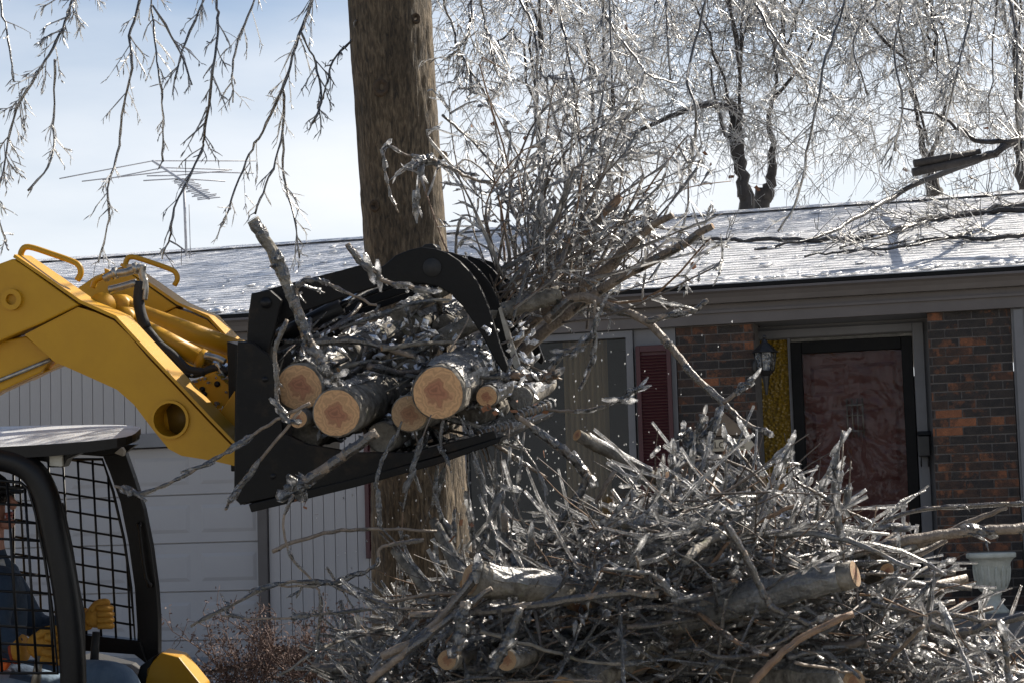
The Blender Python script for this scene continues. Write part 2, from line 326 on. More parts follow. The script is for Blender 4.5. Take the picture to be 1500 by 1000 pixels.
# ------------------------------------------------------------------ the house frame
TH = math.atan(F_PX / 11000.0)
HU, HN, UP = V(math.cos(TH), -math.sin(TH), 0), V(-math.sin(TH), -math.cos(TH), 0), V(0, 0, 1)   # along the front, outward, up
H0 = P(1420, 700, 14.8); H0.z = 0.0
def hw(u, w, z): return H0 + HU * u + HN * w + UP * z
def huz(px, py, w=0.0):
    p = on_plane(px, py, H0 + HN * w, HN); return ((p - H0).dot(HU), p.z)
def HU_(px, py, w=0.0): return huz(px, py, w)[0]
def HZ(px, py, w=0.0): return huz(px, py, w)[1]
def hbox(mb, u0, u1, w0, w1, z0, z1, mi=0):
    return mb.box(hw((u0 + u1) / 2, (w0 + w1) / 2, (z0 + z1) / 2), HU * ((u1 - u0) / 2), HN * ((w1 - w0) / 2), UP * ((z1 - z0) / 2), mi)

# ground: one sheet, rising gently towards the house
def ground_z(x, y): return 0.62 * max(0.0, min(1.0, (y - 1.0) / 12.0)) + (0.02 * math.sin(x * 1.3) + 0.02 * math.sin(y * 1.7 + x))
g = MB(); xs = [-900, -200, -60] + [i * 0.6 for i in range(-30, 31)] + [60, 200, 900]; ys = [-60, -20, -6] + [i * 0.6 for i in range(-6, 55)] + [60, 200, 1500]
gv = [(x, y, ground_z(x, y) if abs(x) < 30 and -5 < y < 40 else (0.62 if y > 13 else 0.0 if y < 1 else 0.62 * (y - 1) / 12)) for y in ys for x in xs]
nx = len(xs)
g.add(gv, [(j * nx + i, j * nx + i + 1, (j + 1) * nx + i + 1, (j + 1) * nx + i) for j in range(len(ys) - 1) for i in range(nx - 1)], 0, True)
tag(g.build('ground', M_GROUND), kind='structure')

EAVE_W = 0.16
Z_EAVE = HZ(1200, 407, EAVE_W)                       # shingle edge
Z_PORCH = HZ(1440, 898, 0.35)
Z_SILL = HZ(470, 946)                                # bottom of the wall siding
U_L, U_R = HU_(-330, 700), HU_(1900, 600)
RUN = 4.6
Z_RIDGE = (lambda p: p.z)(on_plane(1135, 309, H0 - HN * RUN, HN))
Z_FR = Z_EAVE - 0.30                                 # underside of the frieze
house = thing('ranch_house', 'low ranch house with icy roof, grey siding, brick piers and red door', 'house', hw(0, 0, 0))

# roof: stepped shingle courses, each its own row of geometry
def shingle_mat():
    m, nt, b = nmat('iced_shingles'); ln = nt.links.new
    co = nt.nodes.new('ShaderNodeTexCoord'); mpn = nt.nodes.new('ShaderNodeMapping'); mpn.inputs['Rotation'].default_value = (0, 0, TH); ln(co.outputs['Object'], mpn.inputs['Vector'])
    mp2 = nt.nodes.new('ShaderNodeMapping'); mp2.inputs['Scale'].default_value = (2.0, 2.8, 2.8); ln(mpn.outputs['Vector'], mp2.inputs['Vector'])
    n = nt.nodes.new('ShaderNodeTexNoise'); n.inputs['Scale'].default_value = 2.2; n.inputs['Detail'].default_value = 10.0; n.inputs['Roughness'].default_value = 0.74; ln(mp2.outputs['Vector'], n.inputs['Vector'])
    r = nt.nodes.new('ShaderNodeValToRGB'); e = r.color_ramp.elements; e[0].position = 0.34; e[0].color = (0.24, 0.25, 0.275, 1); e[1].position = 0.60; e[1].color = (0.82, 0.82, 0.83, 1)
    x = e.new(0.46); x.color = (0.50, 0.51, 0.535, 1); ln(n.outputs['Fac'], r.inputs['Fac'])
    br = nt.nodes.new('ShaderNodeTexNoise'); br.inputs['Scale'].default_value = 9.0; br.inputs['Detail'].default_value = 3.0; ln(mp2.outputs['Vector'], br.inputs['Vector'])
    rr = nt.nodes.new('ShaderNodeMapRange'); rr.inputs['To Min'].default_value = 0.16; rr.inputs['To Max'].default_value = 0.5; ln(br.outputs['Fac'], rr.inputs['Value']); ln(rr.outputs['Result'], b.inputs['Roughness'])
    ln(r.outputs['Color'], b.inputs['Base Color']); b.inputs['Specular IOR Level'].default_value = 0.8
    nb = nt.nodes.new('ShaderNodeTexNoise'); nb.inputs['Scale'].default_value = 26.0; nb.inputs['Detail'].default_value = 6.0; nb.inputs['Roughness'].default_value = 0.75; ln(mpn.outputs['Vector'], nb.inputs['Vector'])
    bp = nt.nodes.new('ShaderNodeBump'); bp.inputs['Strength'].default_value = 0.9; bp.inputs['Distance'].default_value = 0.03; ln(nb.outputs['Fac'], bp.inputs['Height']); ln(bp.outputs['Normal'], b.inputs['Normal'])
    return m
M_SHINGLE = shingle_mat()
rng = random.Random(4)
SLOPE_W = RUN + EAVE_W
rise = Z_RIDGE - Z_EAVE
def roof_pt(u, s, lift=0.0):                          # s 0 at eave .. 1 at ridge
    return hw(u, EAVE_W - SLOPE_W * s, Z_EAVE + rise * s + lift)
mb = MB(); NC = 34; NU = 90
for c in range(NC):
    s0, s1 = c / NC, (c + 1) / NC
    us = [lerp(U_L, U_R, i / NU) for i in range(NU + 1)]
    lo = [roof_pt(u, s0 - 0.002, 0.004 + 0.005 * rng.random()) for u in us]; hi = [roof_pt(u, s1, 0.003) for u in us]; dn = [roof_pt(u, s0 - 0.002, -0.004) for u in us]
    vs_ = lo + hi + dn; k = NU + 1
    mb.add(vs_, [(i, i + 1, k + i + 1, k + i) for i in range(NU)] + [(2 * k + i, 2 * k + i + 1, i + 1, i) for i in range(NU)], 0, False)
back = [hw(U_L, -RUN, Z_RIDGE), hw(U_R, -RUN, Z_RIDGE), hw(U_R, -2 * RUN, Z_EAVE), hw(U_L, -2 * RUN, Z_EAVE)]
mb.add(back, [(0, 1, 2, 3)])
roof = mb.build('roof', M_SHINGLE, house)
mb = MB()
for u0, u1 in [(lerp(U_L, U_R, i / 60), lerp(U_L, U_R, (i + 1) / 60) - 0.01) for i in range(60)]:
    mb.prism([hw(u0, -RUN + 0.16, Z_RIDGE - 0.015), hw(u0, -RUN, Z_RIDGE + 0.035), hw(u0, -RUN - 0.16, Z_RIDGE - 0.015)], HU * (u1 - u0))
mb.build('ridge_cap', M_SHINGLE, roof)
M_ICELUMP = M_RIME
mb = MB()                                             # crust of ice lumps along the shingle edge and scattered slabs on the slope
for i in range(520):
    u = rng.uniform(HU_(200, 460), U_R - 1); s = abs(rng.gauss(0, 0.02)) if i < 200 else rng.random() ** 1.2
    p = roof_pt(u, s, 0.02); k = rng.uniform(0.006, 0.02)
    mb.ball(p, k * rng.uniform(1.2, 4.5), k * 1.3, k * 0.7, 5, 3, 0, (HU, HN, UP))
tag(mb.build('ice_crust', M_ICEFAR, roof), kind='stuff')
mb = MB(); hbox(mb, U_L, U_R, EAVE_W - 0.02, EAVE_W + 0.012, Z_EAVE - 0.035, Z_EAVE - 0.006); mb.build('drip_edge', M_BLACKFRAME, house)
# gutter (profiled) and frieze
prof = [(0.02, -0.040), (0.115, -0.040), (0.118, -0.058), (0.095, -0.075), (0.075, -0.105), (0.06, -0.145), (0.0, -0.145)]
mb = MB(); mb.prism([hw(U_L, EAVE_W - 0.10 + a, Z_EAVE + b) for a, b in prof], HU * (U_R - U_L)); mb.build('gutter', M_FASCIA, house)
mb = MB(); hbox(mb, U_L, U_R, 0.012, 0.055, Z_FR, Z_EAVE - 0.146); mb.build('frieze_board', M_FASCIA, house)
mb = MB(); hbox(mb, U_L, U_R, 0.0565, 0.075, Z_FR + 0.085, Z_FR + 0.105); mb.build('frieze_moulding', M_FASCIA, house)

# key stations along the front
uG0 = HU_(-180, 800); uG1 = HU_(380, 800); uP1 = HU_(395, 800); uWsh0 = HU_(537, 700); uWin0 = HU_(574, 700); uWin1 = HU_(918, 620)
uSh1a, uSh1b = HU_(936, 600), HU_(990, 600); uB0, uB1 = HU_(992, 560), HU_(1107, 560); uE1 = HU_(1362, 640); uC0, uC1 = HU_(1366, 640), HU_(1490, 640)
Z_GT = HZ(300, 652); Z_SLAB = HZ(300, 1010)
def planks(parent, u0, u1, z0, z1, pitch=0.098, w=0.0, thick=0.016):
    n = int(round((u1 - u0) / pitch)); k = (u1 - u0) / n
    m0 = MB(); m0.box(V(0, 0, 0), HU * (k / 2 - 0.0028), HN * (thick / 2), UP * ((z1 - z0) / 2))
    base = m0.build('plank', M_SIDING, None); base.data.name = 'plank'; base.parent = parent
    for i in range(n):
        loc = hw(u0 + k * (i + 0.5), w + thick / 2, (z0 + z1) / 2) - root_loc(parent)
        if i == 0: base.location = loc
        else: copy_at(base, loc, parent)
def wall(name, u0, u1, z0, z1, mat, w0=-0.12, w1=-0.002):
    m = MB(); hbox(m, u0, u1, w0, w1, z0, z1); return m.build(name, mat, house)
M_GROOVE = pmat('siding_groove', (0.16, 0.16, 0.175), None, 5.0, 0.8)
sw = wall('siding_wall', uP1, uWin0, Z_SILL, Z_FR, M_GROOVE); planks(sw, uP1, uWin0 - 0.01, Z_SILL, Z_FR)
gw = wall('siding_wall', U_L, uP1 - 0.003, Z_GT + 0.12, Z_FR, M_GROOVE); planks(gw, U_L + (uP1 - U_L) * 0.16, uP1 - 0.006, Z_GT + 0.12, Z_FR)
wall('siding_wall', U_L, uG0, Z_SLAB, Z_GT + 0.12, M_SIDING)
mb = MB(); hbox(mb, uP1, uB0, -0.12, 0.03, 0.2, Z_SILL - 0.003); mb.build('foundation', M_FOUND, house)
mb = MB(); hbox(mb, uG0 - 0.09, uP1 - 0.004, 0.0, 0.045, Z_GT + 0.004, Z_GT + 0.118); mb.build('door_header', M_TRIM, house)
mb = MB(); hbox(mb, uG1 + 0.002, uP1 - 0.004, -0.10, 0.045, Z_SLAB - 0.2, Z_GT); mb.build('door_post', M_POST, house, 0.004)
mb = MB(); hbox(mb, uG0 - 0.09, uG0, -0.10, 0.045, Z_SLAB - 0.2, Z_GT); mb.build('door_post', M_POST, house, 0.004)
# sectional garage door: rows with raised panels
gd = MB(); hbox(gd, uG0, uG1, -0.115, -0.085, Z_SLAB, Z_GT); gdo = gd.build('garage_door', M_GARAGE, house)
rows = 5; rh = (Z_GT - Z_SLAB) / rows; npan = 6; pw = (uG1 - uG0) / npan
sec0 = None; pan0 = None
for r_ in range(rows):
    z0 = Z_SLAB + r_ * rh
    loc = hw((uG0 + uG1) / 2, -0.072, z0 + rh / 2) - house.location
    if sec0 is None:
        m = MB(); m.box(V(0, 0, 0), HU * ((uG1 - uG0) / 2), HN * 0.0125, UP * (rh / 2 - 0.004)); sec0 = m.build('door_section', M_GARAGE, None, 0.003, 1); sec0.parent = gdo; sec0.location = loc
    else: copy_at(sec0, loc, gdo)
    for c in range(npan):
        loc = hw(uG0 + pw * (c + 0.5), -0.0575, z0 + rh / 2) - house.location
        if pan0 is None:
            m = MB(); a, b_, t = pw / 2 - 0.05, rh / 2 - 0.085, 0.030
            o4 = [V(0, 0, 0) + HU * (x * a) + UP * (y * b_) - HN * 0.002 for x, y in ((-1, -1), (1, -1), (1, 1), (-1, 1))]
            i4 = [HU * (x * (a - t)) + UP * (y * (b_ - t)) + HN * 0.005 for x, y in ((-1, -1), (1, -1), (1, 1), (-1, 1))]
            m.add(o4 + i4, [(4, 5, 6, 7), (0, 1, 5, 4), (1, 2, 6, 5), (2, 3, 7, 6), (3, 0, 4, 7)])
            pan0 = m.build('panel', M_GARAGE, None); pan0.parent = gdo; pan0.location = loc
        else: copy_at(pan0, loc, gdo)
mb = MB(); a = hw(uG0 - 0.3, 0.05, 0.0); mb.add([hw(uG0 - 0.4, 0.05, 0.665), hw(uP1, 0.05, 0.665), hw(uP1 - 0.6, 8.0, 0.40), hw(uG0 - 0.8, 8.0, 0.40)], [(3, 2, 1, 0)])
tag(mb.build('driveway', M_DRIVE), kind='structure')

# picture window between shutters
Z_W0, Z_W1 = Z_SILL + 0.28, HZ(870, 487)
wall('wall_below_window', uWin0 + 0.002, uB0, Z_SILL, Z_W0, M_SIDING)
wall('wall_above_window', uWin0 + 0.002, uB0, Z_W1, Z_FR, M_TRIM)
wall('wall_beside_window', uWin1 + 0.08, uB0 - 0.002, Z_W0 + 0.002, Z_W1 - 0.002, M_TRIM)
win = MB(); f_ = 0.055; ua, ub = uWin0 + 0.01, uWin1 + 0.075
hbox(win, ua, ua + f_, -0.09, 0.03, Z_W0 + .004, Z_W1 - .004); hbox(win, ub - f_, ub, -0.09, 0.03, Z_W0 + .004, Z_W1 - .004)
hbox(win, ua + f_, ub - f_, -0.09, 0.03, Z_W1 - f_, Z_W1 - .004); hbox(win, ua + f_, ub - f_, -0.09, 0.045, Z_W0 + .004, Z_W0 + f_)
wo = win.build('picture_window', M_TRIM, house)
um = lerp(ua, ub, 0.30); um2 = lerp(ua, ub, 0.72)
for x in (um,):
    m = MB(); hbox(m, x - 0.022, x + 0.022, -0.08, 0.02, Z_W0 + f_, Z_W1 - f_); m.build('mullion', M_TRIM, wo)
for a, b_ in ((ua + f_, um - 0.022), (um + 0.022, ub - f_)):
    m = MB(); hbox(m, a, b_, -0.045, -0.039, Z_W0 + f_, Z_W1 - f_); m.build('pane', M_GLASS, wo)
m = MB(); hbox(m, ua, ub, -1.9, -1.88, Z_W0 - 0.3, Z_W1 + 0.1); hbox(m, ua, ub, -1.88, -0.13, Z_W1 + 0.02, Z_W1 + 0.04); hbox(m, ua - .03, ua - .01, -1.88, -0.13, Z_W0 - .3, Z_W1); hbox(m, ub + .01, ub + .03, -1.88, -0.13, Z_W0 - .3, Z_W1); hbox(m, ua, ub, -1.88, -0.13, Z_W0 - .34, Z_W0 - .32); m.build('room_backdrop', M_ROOM, wo)
for a, b_ in ((lerp(ua, ub, 0.03), lerp(ua, ub, 0.16)), (HU_(828, 620, -0.25), HU_(892, 620, -0.25))):
    m = MB(); n = 26; pts = [hw(lerp(a, b_, i / n), -0.25 + 0.028 * math.sin(i * 1.9), 0) for i in range(n + 1)]
    vs_ = [p + UP * (Z_W0 - 0.1) for p in pts] + [p + UP * (Z_W1 - 0.02) for p in pts]
    m.add(vs_, [(i, i + 1, n + 2 + i, n + 1 + i) for i in range(n)], 0, True)
    m.build('curtain', M_CURTAIN, wo)
# louvred shutters
def shutter(u0, u1, z0, z1):
    m = MB(); fr = 0.035
    for a, b_, c, d in ((u0, u0 + fr, z0, z1), (u1 - fr, u1, z0, z1), (u0 + fr, u1 - fr, z0, z0 + 0.06), (u0 + fr, u1 - fr, z1 - 0.05, z1), (u0 + fr, u1 - fr, (z0 + z1) / 2 - 0.02, (z0 + z1) / 2 + 0.02)):
        hbox(m, a, b_, 0.0325, 0.062, c, d)
    so = m.build('shutter', M_RED, house, 0.003, 1)
    sl = None; z = z0 + 0.075
    while z < z1 - 0.06:
        if abs(z - (z0 + z1) / 2) > 0.03:
            loc = hw((u0 + u1) / 2, 0.046, z) - house.location
            if sl is None:
                q = MB(); q.box(V(0, 0, 0), HU * ((u1 - u0) / 2 - fr), (HN * 0.8 - UP * 0.6) * 0.010, (HN * 0.6 + UP * 0.8) * 0.003); sl = q.build('louver', M_RED, None); sl.parent = so; sl.location = loc
            else: copy_at(sl, loc, so)
        z += 0.024
    m = MB(); hbox(m, u0 + fr, u1 - fr, 0.0325, 0.036, z0 + 0.06, z1 - 0.05); m.build('shutter_back', M_RED, so)
shutter(uSh1a, uSh1b - 0.015, Z_W0 + 0.1, HZ(960, 506)); shutter(uWsh0, uWin0 - 0.012, HZ(540, 817), HZ(545, 512))

# brick piers, each brick a piece of its own
BC, BL, JT = 0.0667, 0.203, 0.0095
brick_meshes = []
for i in range(4):
    r2 = random.Random(30 + i); me_ = MB(); me_.box(V(0, 0, 0), V((BL - JT) / 2, 0, 0), V(0, -0.045, 0), UP * ((BC - JT) / 2))
    me_.v = [tuple(Vector(v) + rvec(r2) * 0.0009) for v in me_.v]
    o = me_.build('brick', M_BRICKS[i], None, 0.0); brick_meshes.append(o.data); bpy.data.objects.remove(o)
def pier(u0, u1, z1, z0, seed, lab=None):
    r2 = random.Random(seed); m = MB(); hbox(m, u0 + 0.004, u1 - 0.004, -0.30, -0.006, z0, z1 - 0.004); po = m.build('brick_pier', M_MORTAR, house)
    if lab: po['label'] = lab
    n = int((z1 - z0) / BC)
    for c in range(n):
        z = z1 - BC * (c + 0.5) - 0.004; off = (0.0, BL / 2)[c % 2] - 0.13 * BL
        u = u0 - off - BL
        while u < u1 - 0.012:
            a, b_ = max(u, u0), min(u + BL, u1)
            if b_ - a > 0.022:
                t = r2.random(); low = c / n
                k = 0 if t < 0.54 else 1 if t < 0.84 else 2 if t < 0.95 else 3
                o = bpy.data.objects.new('brick', brick_meshes[k]); COL.objects.link(o); o.parent = po
                o.location = hw((a + b_) / 2, -0.043 + r2.uniform(-0.0025, 0.002), z) - house.location
                o.rotation_euler.z = -TH; o.scale.x = (b_ - a - JT) / (BL - JT)
            u += BL
pier(uC0, uC1, HZ(1425, 441), Z_PORCH - 0.05, 8, 'brick pier right of the door')
pier(uB0, uB1, HZ(1048, 464), Z_SILL + 0.05, 5, 'brick pier between the red shutter and the lantern')
wall('entry_side_wall', uC1 + 0.003, U_R, Z_SILL - 0.4, Z_FR, M_TRIM)
m = MB(); hbox(m, uC1 + 0.02, uC1 + 0.09, 0.001, 0.03, Z_PORCH, Z_FR - 0.01); m.build('corner_trim', M_TRIM, house, 0.003, 1)
# recessed entry
ED = -0.42
m = MB(); hbox(m, uB1 - 0.003, uC0 + 0.003, ED - 0.1, 0.011, Z_FR + 0.006, Z_FR + 0.03); m.build('porch_ceiling', M_SOFFIT, house)
zEH = HZ(1240, 497, ED)
m = MB(); hbox(m, uB1 - 0.3, uC0 + 0.2, ED - 0.06, ED - 0.01, zEH + 0.03, Z_FR + 0.005); m.build('entry_header', M_TRIM, house)
ud0, ud1 = HU_(1164, 640, ED), HU_(1343, 640, ED)
us0, us1 = HU_(1117, 620, ED), HU_(1158, 620, ED)
for a, b_ in ((uB1 - 0.3, us0), (us1 + 0.001, ud0 - 0.004), (ud1 + 0.004, uC0 + 0.2)):
    m = MB(); hbox(m, a, b_, ED - 0.06, ED - 0.008, Z_PORCH, zEH + 0.028); m.build('entry_jamb', M_TRIM, house)
m = MB(); hbox(m, ud1 + 0.006, ud1 + 0.09, ED - 0.006, ED + 0.03, Z_PORCH, zEH + 0.10); hbox(m, us0 - 0.06, ud1 + 0.006, ED - 0.006, ED + 0.03, zEH + 0.034, zEH + 0.10); m.build('entry_casing', M_TRIM, house, 0.004, 1)
def ambermat():
    m, nt, b = nmat('amber_textured_glass'); ln = nt.links.new
    b.inputs['Base Color'].default_value = (0.30, 0.185, 0.02, 1); b.inputs['Roughness'].default_value = 0.22; b.inputs['Transmission Weight'].default_value = 0.25
    co = nt.nodes.new('ShaderNodeTexCoord'); v = nt.nodes.new('ShaderNodeTexVoronoi'); v.inputs['Scale'].default_value = 34.0; ln(co.outputs['Object'], v.inputs['Vector'])
    bp = nt.nodes.new('ShaderNodeBump'); bp.inputs['Strength'].default_value = 1.0; bp.inputs['Distance'].default_value = 0.03; ln(v.outputs['Distance'], bp.inputs['Height']); ln(bp.outputs['Normal'], b.inputs['Normal']); return m
m = MB(); hbox(m, us0 + 0.002, us1 - 0.002, ED - 0.05, ED - 0.03, Z_PORCH + 0.25, zEH + 0.026); m.build('amber_sidelight', ambermat(), house)
m = MB(); hbox(m, us0 + 0.002, us1 - 0.002, ED - 0.05, ED - 0.02, Z_PORCH, Z_PORCH + 0.248); m.build('sidelight_kick_panel', M_TRIM, house)
# red panel door behind a storm door
Z_D0 = Z_PORCH + 0.17
m = MB(); hbox(m, ud0 + 0.05, ud1 - 0.05, ED - 0.14, ED - 0.10, Z_D0, zEH - 0.05); do = m.build('entry_door', M_DOOR, house)
dw, dh = (ud1 - ud0 - 0.1), (zEH - 0.05 - Z_D0)
for (x0, x1, y0, y1) in ((.10, .45, .80, .93), (.55, .90, .80, .93), (.10, .45, .44, .74), (.55, .90, .44, .74), (.10, .45, .08, .36), (.55, .90, .08, .36)):
    a, b_, c, d = ud0 + 0.05 + dw * x0, ud0 + 0.05 + dw * x1, Z_D0 + dh * y0, Z_D0 + dh * y1
    q = MB(); t = 0.03
    o4 = [hw(x, ED - 0.0985, y) for x, y in ((a, c), (b_, c), (b_, d), (a, d))]; i4 = [hw(x, ED - 0.086, y) for x, y in ((a + t, c + t), (b_ - t, c + t), (b_ - t, d - t), (a + t, d - t))]
    q.add(o4 + i4, [(4, 5, 6, 7), (0, 1, 5, 4), (1, 2, 6, 5), (2, 3, 7, 6), (3, 0, 4, 7)]); q.build('door_panel', M_DOOR, do)
sd = MB(); k = 0.085
hbox(sd, ud0, ud0 + k, ED - 0.03, ED + 0.02, Z_PORCH + 0.10, zEH); hbox(sd, ud1 - k, ud1, ED - 0.03, ED + 0.02, Z_PORCH + 0.10, zEH)
hbox(sd, ud0 + k, ud1 - k, ED - 0.03, ED + 0.02, zEH - 0.095, zEH); hbox(sd, ud0 + k, ud1 - k, ED - 0.03, ED + 0.02, Z_PORCH + 0.10, Z_PORCH + 0.22)
sdo = sd.build('storm_door', M_BLACKFRAME, house, 0.004, 1)
q = MB(); hbox(q, ud0 + k, ud1 - k, ED - 0.008, ED - 0.002, Z_PORCH + 0.22, zEH - 0.095); q.build('glass_pane', M_WAVY, sdo)
q = MB(); q.tube([hw(ud0 + 0.04, ED + 0.02, Z_PORCH + 1.05), hw(ud0 + 0.04, ED + 0.06, Z_PORCH + 1.05), hw(ud0 + 0.04, ED + 0.06, Z_PORCH + 1.17), hw(ud0 + 0.04, ED + 0.02, Z_PORCH + 1.17)], 0.009, 6); q.build('handle', M_BLACKMETAL, sdo)
kz0, kz1 = HZ(1250, 640, ED - .05), HZ(1250, 583, ED - .05); ku0, ku1 = HU_(1241, 610, ED - .05), HU_(1264, 610, ED - .05)
q = MB()
for i in range(4): x = lerp(ku0, ku1, i / 3); q.tube([hw(x, ED - 0.07, kz0), hw(x, ED - 0.06, (kz0 + kz1) / 2), hw(x, ED - 0.07, kz1)], 0.007, 5)
for z in (kz0 + 0.05, (kz0 + kz1) / 2 + .02, kz1 - 0.05): q.tube([hw(ku0 - 0.01, ED - 0.065, z), hw(ku1 + 0.01, ED - 0.065, z)], 0.008, 5)
q.build('door_grille', M_STEEL, do)
q = MB(); hbox(q, ud0, ud1, ED - 0.12, ED + 0.05, Z_PORCH + 0.02, Z_PORCH + 0.098); q.build('threshold', M_CONC, house)
# porch slab and step
q = MB(); hbox(q, uB1 - 0.6, U_R, -0.55, 1.25, 0.25, Z_PORCH); tag(q.build('porch_slab', M_CONC, None, 0.01), kind='structure')
q = MB(); hbox(q, uB1 - 0.2, uC0 + 0.4, 1.252, 1.6, 0.25, Z_PORCH - 0.15); tag(q.build('porch_step', M_CONC, None, 0.01), kind='structure')
for u in (U_L + 0.06, U_R - 0.06):
    q = MB(); q.prism([hw(u, -0.13, 0.2), hw(u, -2 * RUN + .2, 0.2), hw(u, -2 * RUN + 0.2, Z_EAVE - 0.1), hw(u, -RUN, Z_RIDGE - 0.06), hw(u, -0.13, Z_EAVE - 0.1)], HU * 0.1); q.build('end_wall', M_SIDING, house)
q = MB(); hbox(q, U_L, U_R, -2 * RUN + 0.1, -2 * RUN + 0.2, 0.2, Z_EAVE - 0.12); q.build('rear_wall', M_SIDING, house)

# wall lantern
lc = hw(HU_(1121, 525, 0.12), 0.12, 0); lz = HZ(1121, 528, 0.12)
lan = thing('wall_lantern', 'black coach lantern on the brick pier beside the yellow glass', 'lantern', lc + UP * (lz - 0.2))
def ngon(c, r, z, n=6): return [c + V(r * math.cos(2 * math.pi * i / n), r * math.sin(2 * math.pi * i / n), z) for i in range(n)]
def frustum(mb, c, r0, z0, r1, z1, n=6, mi=0):
    a, b_ = ngon(c, r0, z0, n), ngon(c, r1, z1, n); mb.add(a + b_, [(i, (i + 1) % n, n + (i + 1) % n, n + i) for i in range(n)] + [tuple(range(n - 1, -1, -1)), tuple(range(n, 2 * n))], mi); return mb
q = MB(); frustum(q, lc, 0.062, lz - 0.075, 0.082, lz + 0.06); q.build('glass', glassmat('lantern_glass', 0.25, 0.15, (0.55, 0.55, 0.52), 0.5, 30), lan)
q = MB()
for i in range(6):
    a_ = 2 * math.pi * i / 6; d0 = V(math.cos(a_), math.sin(a_), 0); q.tube([lc + d0 * 0.063 + UP * (lz - 0.076), lc + d0 * 0.084 + UP * (lz + 0.062)], 0.006, 4)
q.build('cage', M_BLACKMETAL, lan)
q = MB(); frustum(q, lc, 0.105, lz + 0.062, 0.085, lz + 0.08); frustum(q, lc, 0.085, lz + 0.081, 0.03, lz + 0.135); frustum(q, lc, 0.03, lz + 0.136, 0.012, lz + 0.165); q.ball(lc + UP * (lz + 0.18), 0.016); q.build('cap', M_BLACKMETAL, lan)
q = MB(); frustum(q, lc, 0.03, lz - 0.115, 0.066, lz - 0.077); frustum(q, lc, 0.008, lz - 0.26, 0.03, lz - 0.117); q.build('tail_finial', M_BLACKMETAL, lan)
q = MB(); q.tube(catmull([lc + UP * (lz - 0.16), lc - HN * 0.05 - HU * 0.03 + UP * (lz - 0.12), lc - HN * 0.112 - HU * 0.07 + UP * (lz - 0.05)], 5), 0.011, 6); q.ball(lc - HN * 0.112 - HU * 0.08 + UP * (lz - 0.03), 0.04, 0.012, 0.06, 10, 6, 0, (HU, HN, UP)); q.build('bracket', M_BLACKMETAL, lan)
q = MB(); q.tube([lc + UP * (lz - 0.07), lc + UP * (lz + 0.0)], 0.014, 8); q.build('candle', M_CREAM, lan)

# mailbox on the casing right of the door
mz = HZ(1357, 652, 0.02); mu = HU_(1353, 652, ED + 0.1)
mbx = thing('mailbox', 'small black mailbox mounted right of the red door', 'mailbox', hw(mu, ED + 0.03, mz - 0.1))
q = MB(); hbox(q, mu - 0.04, mu + 0.05, ED + 0.033, ED + 0.13, mz - 0.07, mz + 0.09); q.build('box', M_BLACKMETAL, mbx, 0.008)
q = MB(); q.prism([hw(mu - 0.045, ED + 0.033, mz + 0.128), hw(mu - 0.045, ED + 0.145, mz + 0.094), hw(mu - 0.045, ED + 0.033, mz + 0.094)], HU * 0.10); q.build('lid', M_BLACKMETAL, mbx)
q = MB()
for du in (-0.025, 0.03): q.tube(catmull([hw(mu + du, ED + 0.06, mz - 0.072), hw(mu + du, ED + 0.07, mz - 0.14), hw(mu + du, ED + 0.11, mz - 0.14), hw(mu + du, ED + 0.12, mz - 0.10)], 4), 0.005, 5)
q.build('paper_hook', M_BLACKMETAL, mbx)

# welcome plaque on the left pier
su0, su1 = HU_(1010, 652, 0.02), HU_(1106, 648, 0.02); sz = HZ(1070, 651, 0.02)
sg = thing('welcome_sign', 'cream wooden welcome plaque hung on the brick pier', 'sign', hw((su0 + su1) / 2, 0.01, sz))
hgt = 0.046
q = MB(); q.prism([hw(su0, 0.004, sz), hw(su0 + 0.05, 0.004, sz - hgt), hw(su1 - 0.04, 0.004, sz - hgt), hw(su1, 0.004, sz - 0.01), hw(su1 - 0.04, 0.004, sz + hgt), hw(su0 + 0.05, 0.004, sz + hgt)], HN * 0.015); q.build('board', M_CREAM, sg, 0.002, 1)
q = MB(); uu = lerp(su0, su1, 0.5); q.prism([hw(uu - 0.17, 0.004, sz + 0.075), hw(uu + 0.17, 0.004, sz + 0.075), hw(uu + 0.12, 0.004, sz + 0.16), hw(uu, 0.004, sz + 0.27), hw(uu - 0.12, 0.004, sz + 0.16)], HN * 0.014); q.build('cutout', pmat('sign_cutout', (0.22, 0.17, 0.12), (0.15, 0.11, 0.08), 12.0, 0.8), sg, 0.002, 1)
tcu = bpy.data.curves.new('lettering', 'FONT'); tcu.body = 'WELCOME'; tcu.size = 0.072; tcu.align_x = 'CENTER'; tcu.align_y = 'CENTER'; tcu.extrude = 0.001
tf = bpy.data.objects.new('lettering_curve', tcu); COL.objects.link(tf); dg = bpy.context.evaluated_depsgraph_get(); dg.update(); tme = bpy.data.meshes.new_from_object(tf.evaluated_get(dg)); bpy.data.objects.remove(tf)
tme.materials.clear(); tme.materials.append(M_INK); to = bpy.data.objects.new('lettering', tme); COL.objects.link(to); to.parent = sg
Rm = Matrix((HU, UP, HN)).transposed().to_4x4()
to.matrix_local = Matrix.Translation(hw((su0 + su1) / 2, 0.0215, sz) - sg.location) @ Rm

